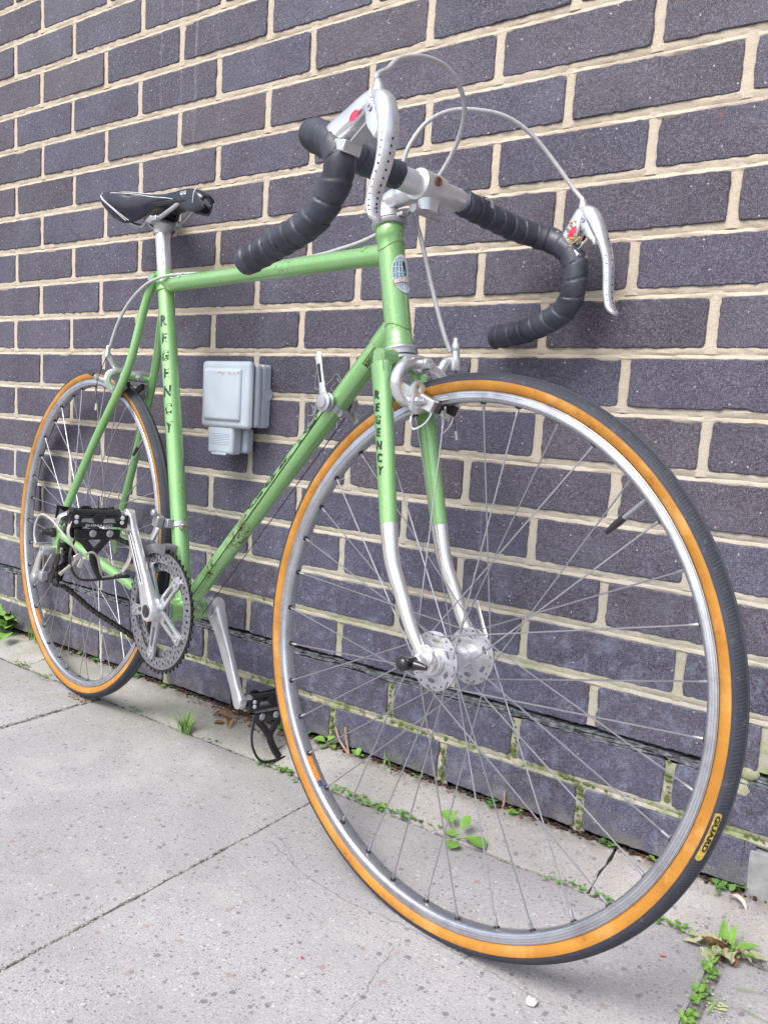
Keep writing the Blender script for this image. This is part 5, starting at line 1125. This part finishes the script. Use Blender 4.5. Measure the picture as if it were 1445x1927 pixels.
mb = MB(); mb.tube(spline([LR(.012, .010, -.014), LR(.013, -.002, -.030), LR(.016, -.005, -.052), LR(.018, .000, -.072), LR(.020, .009, -.084)], 6), .0062, 10, ry=.0013, up=(1, 0, 0)); mb.tube(spline([LR(.022, .010, -.086), LR(.024, .026, -.091), LR(.025, .046, -.092)], 5), .0030, 8, ry=.0020)
mb.tube(spline([LR(.022, .046, -.088), LR(.023, .052, -.072), LR(.023, .058, -.056), LR(.022, .068, -.048), LR(.021, .078, -.052)], 6), .0030, 8, ry=.0020)
mb.tube(spline([LR(.013, .108, .002), LR(.018, .112, -.014), LR(.020, .104, -.034), LR(.022, .094, -.050), LR(.024, .086, -.066)], 6), .0050, 10, ry=.0012, up=(1, 0, 0)); mb.tube(spline([LR(.024, .090, -.058), LR(.026, .106, -.072), LR(.026, .120, -.084)], 5), .0034, 8, ry=.0020); mb.obj('toe_strap', STRAP, rootR)
mb = MB(); mb.box(LR(.027, .093, -.053), (.003, .016, .009), rot=Matrix.Rotation(.5, 3, 'X')); mb.box(LR(.028, .088, -.064), (.003, .008, .016), rot=Matrix.Rotation(-.3, 3, 'X')); mb.obj('buckle', CHROME, rootR, bevel=.001)
mb = MB(); mb.tube(spline([LR(.004, .110, .014), LR(-.008, .117, .004), LR(-.012, .119, -.010)], 5), .0065, 10, ry=.002, up=(1, 0, 0)); mb.obj('side_shield', CHROME, rootR)
rootL, LL = pedal(pL, 1, -6); facing(rootL, LL, 1)
mb = MB(); mb.box(LL(.012, .060, -.020), (.006, .080, .018)); mb.obj('clip_mount', BLACK, rootL, bevel=.003)
clip(LL, rootL, True)
#==VEG==
# ---------------------------------------------------------------- weeds, litter and small stones
GZ = G0 + .001
def gz(x, y): return zs(x, y) if y > -.104 else G0
def leaf_mb(mb, base, ang, L, W, rise=.5, curl=.6, n=7, fold=.25, tip=.0, seed=0, m=0, stem=.0, ragged=0., rnd=.8, sk=.75):
    r = random.Random(seed); d = V((cos(ang), sin(ang), 0)); sd = V((-sin(ang), cos(ang), 0)); base = V(base); vs = []; p = base.copy(); el = rise
    pts = [p.copy()]; els = [el]
    st = stem
    for i in range(n):
        p = p + (d * cos(el) + V((0, 0, 1)) * sin(el)) * (L / n); el -= curl / n; pts.append(p.copy()); els.append(el)
    for i, q in enumerate(pts):
        t = i / n; t2 = max(0, (t - st) / (1 - st)) if st else t
        w = W * .5 * (sin(pi * min(1, t2 ** sk)) ** rnd if 0 < t2 < 1 else .03) + W * .03; w *= 1 + (r.random() - .5) * ragged
        nn = V((0, 0, 1)) * cos(els[i]) - d * sin(els[i]); vs += [q + sd * w + nn * fold * w, q, q - sd * w + nn * fold * w]
    mb.add(vs, [(3 * i + k, 3 * i + k + 1, 3 * i + k + 4, 3 * i + k + 3) for i in range(n) for k in range(2)], m)
def blade(mb, base, ang, L, w, rise, curl, n=6, m=0):
    d = V((cos(ang), sin(ang), 0)); sd = V((-sin(ang), cos(ang), 0)); p = V(base); el = rise; vs = []
    for i in range(n + 1):
        ww = w * (1 - (i / n) ** 1.6) * .5 + .0001; vs += [p + sd * ww, p - sd * ww]; p = p + (d * cos(el) + V((0, 0, 1)) * sin(el)) * (L / n); el -= curl / n
    mb.add(vs, [(2 * i, 2 * i + 1, 2 * i + 3, 2 * i + 2) for i in range(n)], m)
def plant(name, label, cat, x, y, leaves, group=None, mats=LEAF, z=None):
    z = gz(x, y) if z is None else z; root = tag(empty(name, (x, y, z)), label, cat, group)
    for i, (dx, dy, dz, ang, L, W, rise, curl, kw) in enumerate(leaves):
        kw = dict(kw); mt = kw.pop('mat', mats); mb = MB(); leaf_mb(mb, (dx, dy, dz), ang, L, W, rise, curl, seed=i, **kw); mb.obj('leaf', mt, root)
    return root
def clump(name, label, cat, x, y, n, spread, size, group, mat=LEAF, seed=0, elong=(1, 1), z=None):
    r = random.Random(seed); mb = MB(); z = gz(x, y) if z is None else z
    for _ in range(n):
        dx, dy = r.gauss(0, spread) * elong[0], r.gauss(0, spread) * elong[1]; s = size * r.uniform(.6, 1.3)
        leaf_mb(mb, (x + dx, y + dy, z + .001 + r.random() * size * .5), r.random() * 6.3, s, s * .72, r.uniform(.1, .8), r.uniform(.2, .9), n=4, fold=.2)
    o = mb.obj(name, mat); me = o.data; me.transform(Matrix.Translation((-x, -y, -z))); o.location = (x, y, z); return tag(o, label, cat, group)
J = 'weeds in the joint between the paving slabs and the edging strip'; Wg = 'weeds at the foot of the brick wall'
for i, (x, y, n, sp, sz, el, lab) in enumerate([
    (.592, -.103, 10, .006, .0065, (1.4, .6), 'tiny weed in the paving joint just right of the rear tyre'),
    (.809, -.104, 10, .006, .0060, (1.4, .6), 'tiny low weed in the paving joint right of the grass tuft'),
    (.945, -.108, 12, .006, .0065, (1.6, .6), 'small weed in the paving joint left of the thickest green row by the front rim'),
    (.995, -.108, 40, .012, .0080, (1.6, .5), 'dense leafy weed in the paving joint touching the left edge of the front tyre'),
    (1.128, -.102, 70, .020, .0065, (1.8, .28), 'long creeping green weed in the paving joint seen through the lower left spokes'),
    (1.186, -.104, 14, .005, .0065, (1.3, .7), 'single small weed in the paving joint between two longer green rows'),
    (1.222, -.102, 40, .012, .0065, (1.7, .35), 'medium row of weed in the paving joint left of the lobed-leaf plant'),
    (1.275, -.098, 18, .014, .0045, (1.6, .3), 'sparse mossy weed in the paving joint just left of the lobed-leaf plant'),
    (1.500, -.104, 34, .012, .0060, (1.8, .3), 'green weed row in the paving joint left of the crack in the edging strip'),
    (1.540, -.106, 14, .006, .0055, (1.5, .4), 'small weed at the foot of the crack in the edging strip'),
    (1.607, -.106, 12, .0055, .0075, (1.2, .6), 'small weed in the paving joint just right of the front tyre'),
    (1.637, -.106, 14, .006, .0075, (1.3, .6), 'small weed in the paving joint left of the big wilted weed clump'),
    (.310, -.108, 22, .013, .0070, (1.3, .6), 'small weed with soil at the wide end of the left slab joint')]):
    clump('joint_weed', lab, 'weed', x, y, n, sp, sz, J if i < 12 else None, LEAF if i % 3 else LEAFD, seed=i, elong=el)
for i, (x, y, n, sp, sz, lab) in enumerate([
    (.26, .000, 26, .012, .008, 'weed against the wall seen through the bottom of the rear wheel'),
    (.335, -.006, 18, .009, .008, 'second weed against the wall seen through the rear wheel'),
    (.43, -.008, 14, .007, .009, 'weed at the foot of the wall just right of the rear tyre'),
    (.475, -.008, 22, .010, .009, 'bushier weed at the foot of the wall below the chainring'),
    (.565, -.006, 16, .009, .008, 'weed at the foot of the wall under the bottom bracket'),
    (.90, -.006, 16, .008, .009, 'dark weed at the foot of the wall behind the left toe clip'),
    (.945, -.004, 14, .006, .009, 'weed at the foot of the wall just inside the left edge of the front wheel'),
    (1.325, -.004, 14, .006, .009, 'weed at the foot of the wall below the front hub, left one'),
    (1.365, -.006, 14, .006, .009, 'weed at the foot of the wall below the front hub, right one'),
    (1.505, -.004, 14, .006, .009, 'weed at the foot of the wall above the crack in the edging strip'),
    (1.575, -.003, 12, .005, .008, 'weed at the foot of the wall touching the right inside of the front rim'),
    (1.664, .0, 26, .009, .010, 'weed growing beside the grey concrete block at the end of the wall'),
    (1.19, -.003, 12, .007, .007, 'thin weed at the foot of the wall left of the front hub')]):
    clump('wall_weed', lab, 'weed', x, y, n, sp, sz, Wg, LEAFD if i % 2 else LEAF, seed=40 + i)
clump('moss_patch', 'flat yellow-green moss patch on the paving left of the rear wheel', 'moss', .192, -.102, 60, .011, .0045, None, MOSS, 77, (1.6, .7))
# round leaved seedlings by the wall
plant('round_leaf_weed', 'round-leaved bright green seedling at the wall foot just inside the front wheel', 'weed', 1.0, -.006, [(0, 0, .004, 3.6, .028, .022, .5, .9, dict(stem=.2)), (0, 0, .006, 1.2, .026, .021, .9, .7, dict(stem=.2)), (.008, 0, .002, -.6, .020, .014, .4, .7, {}), (.01, .004, .004, .5, .018, .014, .7, .7, {}), (.0, -.004, .001, -1.6, .016, .012, .1, .4, {})])
plant('round_leaf_weed', 'upright small green seedling at the wall foot beside the twig', 'weed', 1.068, -.008, [(0, 0, .002, 1.4, .018, .012, 1.2, .7, {}), (0, 0, .002, 3.0, .016, .012, .8, .9, {}), (.002, 0, .002, -.3, .016, .011, .7, .9, {}), (0, .004, .004, .6, .015, .011, 1.1, .8, {})])
# lobed plant in the joint under the hub
lb_ = plant('lobed_leaf_plant', 'largest green plant seen through the lower spokes, paddle leaves rooted in the paving joint', 'plant', 1.322, -.104, [
    (0, 0, .002, 2.65, .060, .027, .95, .9, dict(stem=.5, rnd=.5, sk=.9, n=10)), (0, 0, .002, 1.25, .046, .020, 1.2, .6, dict(stem=.45, rnd=.5, sk=.9, n=10)), (0, 0, .002, 2.95, .030, .019, .35, .6, dict(stem=.25, rnd=.5, sk=1., n=8)), (0, 0, .002, -1.35, .042, .023, .25, .4, dict(stem=.4, rnd=.5, sk=1., n=10)), (0, 0, .002, .1, .036, .017, .5, .6, dict(stem=.35, ragged=.5, n=9)), (0, 0, .003, .0, .056, .030, .5, 1.0, dict(stem=.45, ragged=.25, rnd=.5, sk=.9, n=11))])
lb_.scale = (.84, .84, .84)
# broad leaved plant and grasses left of the rear wheel
rr = random.Random(31)
bp_ = plant('broad_leaf_weed', 'broad round-leaved plant growing at the wall foot left of the rear wheel', 'plant', -.012, -.010, [(rr.gauss(0, .022), rr.gauss(-.006, .010), .006 + rr.random() * .02, rr.uniform(-3, 0), rr.uniform(.026, .042), rr.uniform(.022, .034), rr.uniform(.2, 1.1), rr.uniform(.4, 1), dict(stem=.15)) for _ in range(26)] + [(-.03, 0, .0, 1.9, .060, .020, 1.4, .3, {}), (-.015, 0, .0, 1.2, .055, .018, 1.35, .3, {}), (-.05, 0, 0, 2.2, .05, .02, 1.3, .4, {})])
bp_.scale = (1.35, 1.1, 1.35)
def tuft(name, label, x, y, n, L, w, seed, spread=.006, lean=.5, mat=GRASS):
    r = random.Random(seed); z = gz(x, y); root = tag(empty(name, (x, y, z)), label, 'grass')
    for _ in range(n):
        mb = MB(); blade(mb, (r.gauss(0, spread), r.gauss(0, spread * .6), 0), r.random() * 6.3, L * r.uniform(.45, 1.15), w * r.uniform(.7, 1.2), r.uniform(.9, 1.5), r.uniform(.2, lean * 2)); mb.obj('blade', mat, root)
tuft('grass_tuft', 'bushy grass tuft in the paving joint left of the left pedal', .741, -.107, 44, .050, .0028, 3)
tuft('grass_tuft', 'pale tall grass behind the lower rear wheel against the wall', .115, -.004, 40, .095, .0034, 4, .016, .6)
tuft('grass_tuft', 'thin grass against the wall behind the left toe clip', .90, -.004, 12, .045, .002, 5)
tuft('grass_tuft', 'thin arching grass blades at the wall foot seen through the front wheel spokes', 1.14, -.006, 7, .075, .0016, 6, .012, 1.2)
tuft('grass_tuft', 'few grass blades at the right edge of the photo beside the big wilted weed', 1.735, -.045, 4, .06, .0022, 8)
# large wilted clump where the joints meet
big_ = [(.002, .010, .004, 1.85, .044, .015, 1.25, .3, dict(fold=.5)), (.012, .010, .004, 1.45, .042, .014, 1.15, .4, dict(fold=.5)), (.018, .008, .006, .55, .046, .016, .6, .7, dict(ragged=.9, n=11)), (.02, .002, .006, .1, .036, .018, .5, .7, dict(ragged=.7, n=9)), (.006, .004, .004, -1.4, .026, .018, .7, .9, {}), (-.010, -.012, .006, 1.9, .030, .016, .5, .7, dict(rnd=.5)), (-.006, -.022, .004, -1.3, .030, .018, .5, .9, {}), (.012, .0, .004, .9, .018, .011, .9, .6, {})]
rr = random.Random(12)
for _ in range(26): big_.append((rr.gauss(0, .021), rr.gauss(-.004, .012), .003 + rr.random() * .008, rr.random() * 6.3, rr.uniform(.018, .032), rr.uniform(.012, .022), rr.uniform(-.1, .9), rr.uniform(-1, 2.2), dict(mat=DRYL, ragged=.8, fold=.6)))
for _ in range(14): big_.append((rr.gauss(0, .016), rr.gauss(.0, .010), .003 + rr.random() * .010, rr.random() * 6.3, rr.uniform(.012, .026), rr.uniform(.006, .014), rr.uniform(-.1, .9), rr.uniform(-1, 2.2), dict(mat=LITTER, ragged=.8, fold=.6)))
wl_ = plant('wilted_weed', 'large clump of green and wilted weed leaves where slab joints meet at lower right', 'plant', 1.685, -.118, big_)
wl_.scale = (.70, .70, .74)
for i, (y, n, lab) in enumerate(((-.168, 22, 'green weed in the cross joint just below the big wilted clump'), (-.215, 26, 'lower green weed in the cross joint near the bottom right edge'), (-.262, 26, 'lowest green weed in the cross joint at the bottom right edge'))):
    clump('joint_weed', lab, 'weed', 1.686, y, n, .0038, .0072, 'weeds in the cross joint at the lower right', LEAF, 90 + i, (.8, 2.0))
# dry leaves, petals, twigs
def single_leaf(name, label, cat, x, y, ang, L, W, rise, curl, mat, **kw):
    mb = MB(); leaf_mb(mb, (0, 0, 0), ang, L, W, rise, curl, n=9, **kw); o = mb.obj(name, mat); o.location = (x, y, gz(x, y) + .002); return tag(o, label, cat)
single_leaf('dry_leaf', 'curled orange-brown dead leaf left of the left pedal, the upper one', 'leaf', .748, -.040, .2, .050, .014, .5, 1.4, BROWN, fold=.6)
single_leaf('dry_leaf', 'curled dead leaf hanging to the right end of the litter beside the left pedal', 'leaf', .790, -.036, -.9, .034, .013, .6, 1.6, BROWN, fold=.7)
single_leaf('dry_leaf', 'small tan dead leaf lying below the larger curled leaves', 'leaf', .768, -.060, .7, .024, .013, .2, .5, BROWN, fold=.5)
single_leaf('dry_leaf', 'orange dead leaf under the toe clip of the left pedal', 'leaf', .878, -.040, -.4, .022, .014, .3, .8, BROWN, fold=.5)
single_leaf('petal', 'curled pale pink petal on the strip below the grey concrete block', 'petal', 1.672, -.022, -.4, .034, .008, .9, 2.6, simple('pale_petal', (.62, .48, .42), .7), fold=.6)
single_leaf('petal', 'tiny red petal on the slab at the bottom left of the front wheel', 'petal', 1.319, -.455, .3, .0045, .003, .2, .2, REDM)
single_leaf('petal', 'small pink petal on the slab left of the wilted weed clump', 'petal', 1.632, -.175, .3, .007, .005, .2, .2, simple('pink_petal', (.65, .18, .22), .6))
for (x, y, a, lab) in ((.905, -.026, .6, 'orange dry leaf fragment behind the front rim'), ):
    single_leaf('dry_leaf', lab, 'leaf', x, y, a, .018, .012, .3, .6, BROWN)
mb = MB(); mb.tube(spline([V((0, 0, 0)), V((-.022, .002, .018)), V((-.036, .004, .040))], 5), .0022, 7); mb.tube(spline([V((0, 0, 0)), V((-.008, .001, .024)), V((-.012, .001, .046))], 5), .0020, 7); o = mb.obj('twig', TWIG); o.location = (1.052, -.010, gz(1.052, -.01)); tag(o, 'pale forked dry twig leaning on the wall foot inside the front wheel', 'twig')
mb = MB(); mb.tube(spline([V((0, 0, 0)), V((.002, 0, .012)), V((.001, 0, .026))], 4), .0018, 7); o = mb.obj('twig', TWIG); o.location = (1.343, -.004, gz(1.343, 0)); tag(o, 'short upright dry stub at the wall foot below the front hub', 'twig')
mb = MB(); mb.ball((0, 0, 0), .0062, sx=1.1, sy=.9, sz=.7, seg=9); r = random.Random(4); mb.v = [tuple(c * r.uniform(.75, 1.2) for c in v) for v in mb.v]; o = mb.obj('stone', STONE, smooth=False); o.location = (1.551, -.351, G0 + .005); tag(o, 'small pale stone on the slab near the bottom of the photo', 'stone')
mb = MB(); r = random.Random(14)
for _ in range(30): mb.ball((r.gauss(0, .006), r.gauss(0, .007), .0004), r.uniform(.0008, .0028), sz=.3, seg=6)
o = mb.obj('lime_fleck', LIME); o.location = (1.704, -.219, G0 - .0005); tag(o, 'pale yellow-green splat on the bottom right slab', 'lichen')
# dried mud below the rear tyre
mb = MB(); r = random.Random(15)
for _ in range(46): mb.ball((r.gauss(0, .018), r.gauss(0, .006), .0006), r.uniform(.0015, .0045), sz=.5, seg=6)
o = mb.obj('mud_crumbs', simple('dried_mud', (.24, .20, .165), .95, bump=.8, scale=200)); o.location = (.455, -.138, G0); tag(o, 'crumbs of dried mud under the rear tyre', 'mud', kind='stuff')
# leaf litter and crumbs along the foot of the wall
lt = MB(); r = random.Random(16)
for _ in range(900):
    k = r.random(); x = r.gauss(.80, .075) if k < .45 else (r.uniform(.05, 1.7)); spread = .018 if k < .45 else .006
    y = -abs(r.gauss(0, spread)) - .0005; s = r.uniform(.0015, .0055); leaf_mb(lt, (x, y, gz(x, y) + .0006 + r.random() * .002), r.random() * 6.3, s * 1.6, s * .7, r.uniform(-.1, .5), r.uniform(-.5, .8), n=2, fold=.3)
tag(lt.obj('leaf_litter', LITTER), 'red-brown leaf litter along the foot of the wall', 'litter', kind='stuff')
fg = MB(); r = random.Random(17)
for _ in range(1500):
    x = r.uniform(-.3, 1.9); y = -abs(r.gauss(0, .004)) + .004; fg.ball((x, y, gz(x, min(y, 0)) - .001 + r.random() * .003), r.uniform(.001, .0042), sz=.7, seg=5)
tag(fg.obj('soil_line', SOIL, smooth=False), 'dark soil packed into the gap between wall and paving', 'soil', kind='stuff')
# loose grit
gr = MB(); r = random.Random(18)
for _ in range(260):
    x, y = r.uniform(.2, 1.8), r.uniform(-.8, -.01); gr.ball((x, y, gz(x, y) + .0004), r.uniform(.0005, .0014), sz=.7, seg=5)
tag(gr.obj('grit', STONE, smooth=False), 'loose pale grit scattered on the paving', 'grit', kind='stuff')
# a few soft blades lying on the bottom right slab
for i, (x, y, a) in enumerate(((1.715, -.175, .4), (1.725, -.205, -.2), (1.70, -.24, 1.4))):
    mb = MB(); blade(mb, (0, 0, 0), a, .04, .0016, .05, .1); o = mb.obj('grass_clipping', GRASS); o.location = (x, y, G0 + .0015); tag(o, ('upper', 'middle', 'lowest')[i] + ' loose grass clipping on the bottom right slab', 'grass')
#==END==
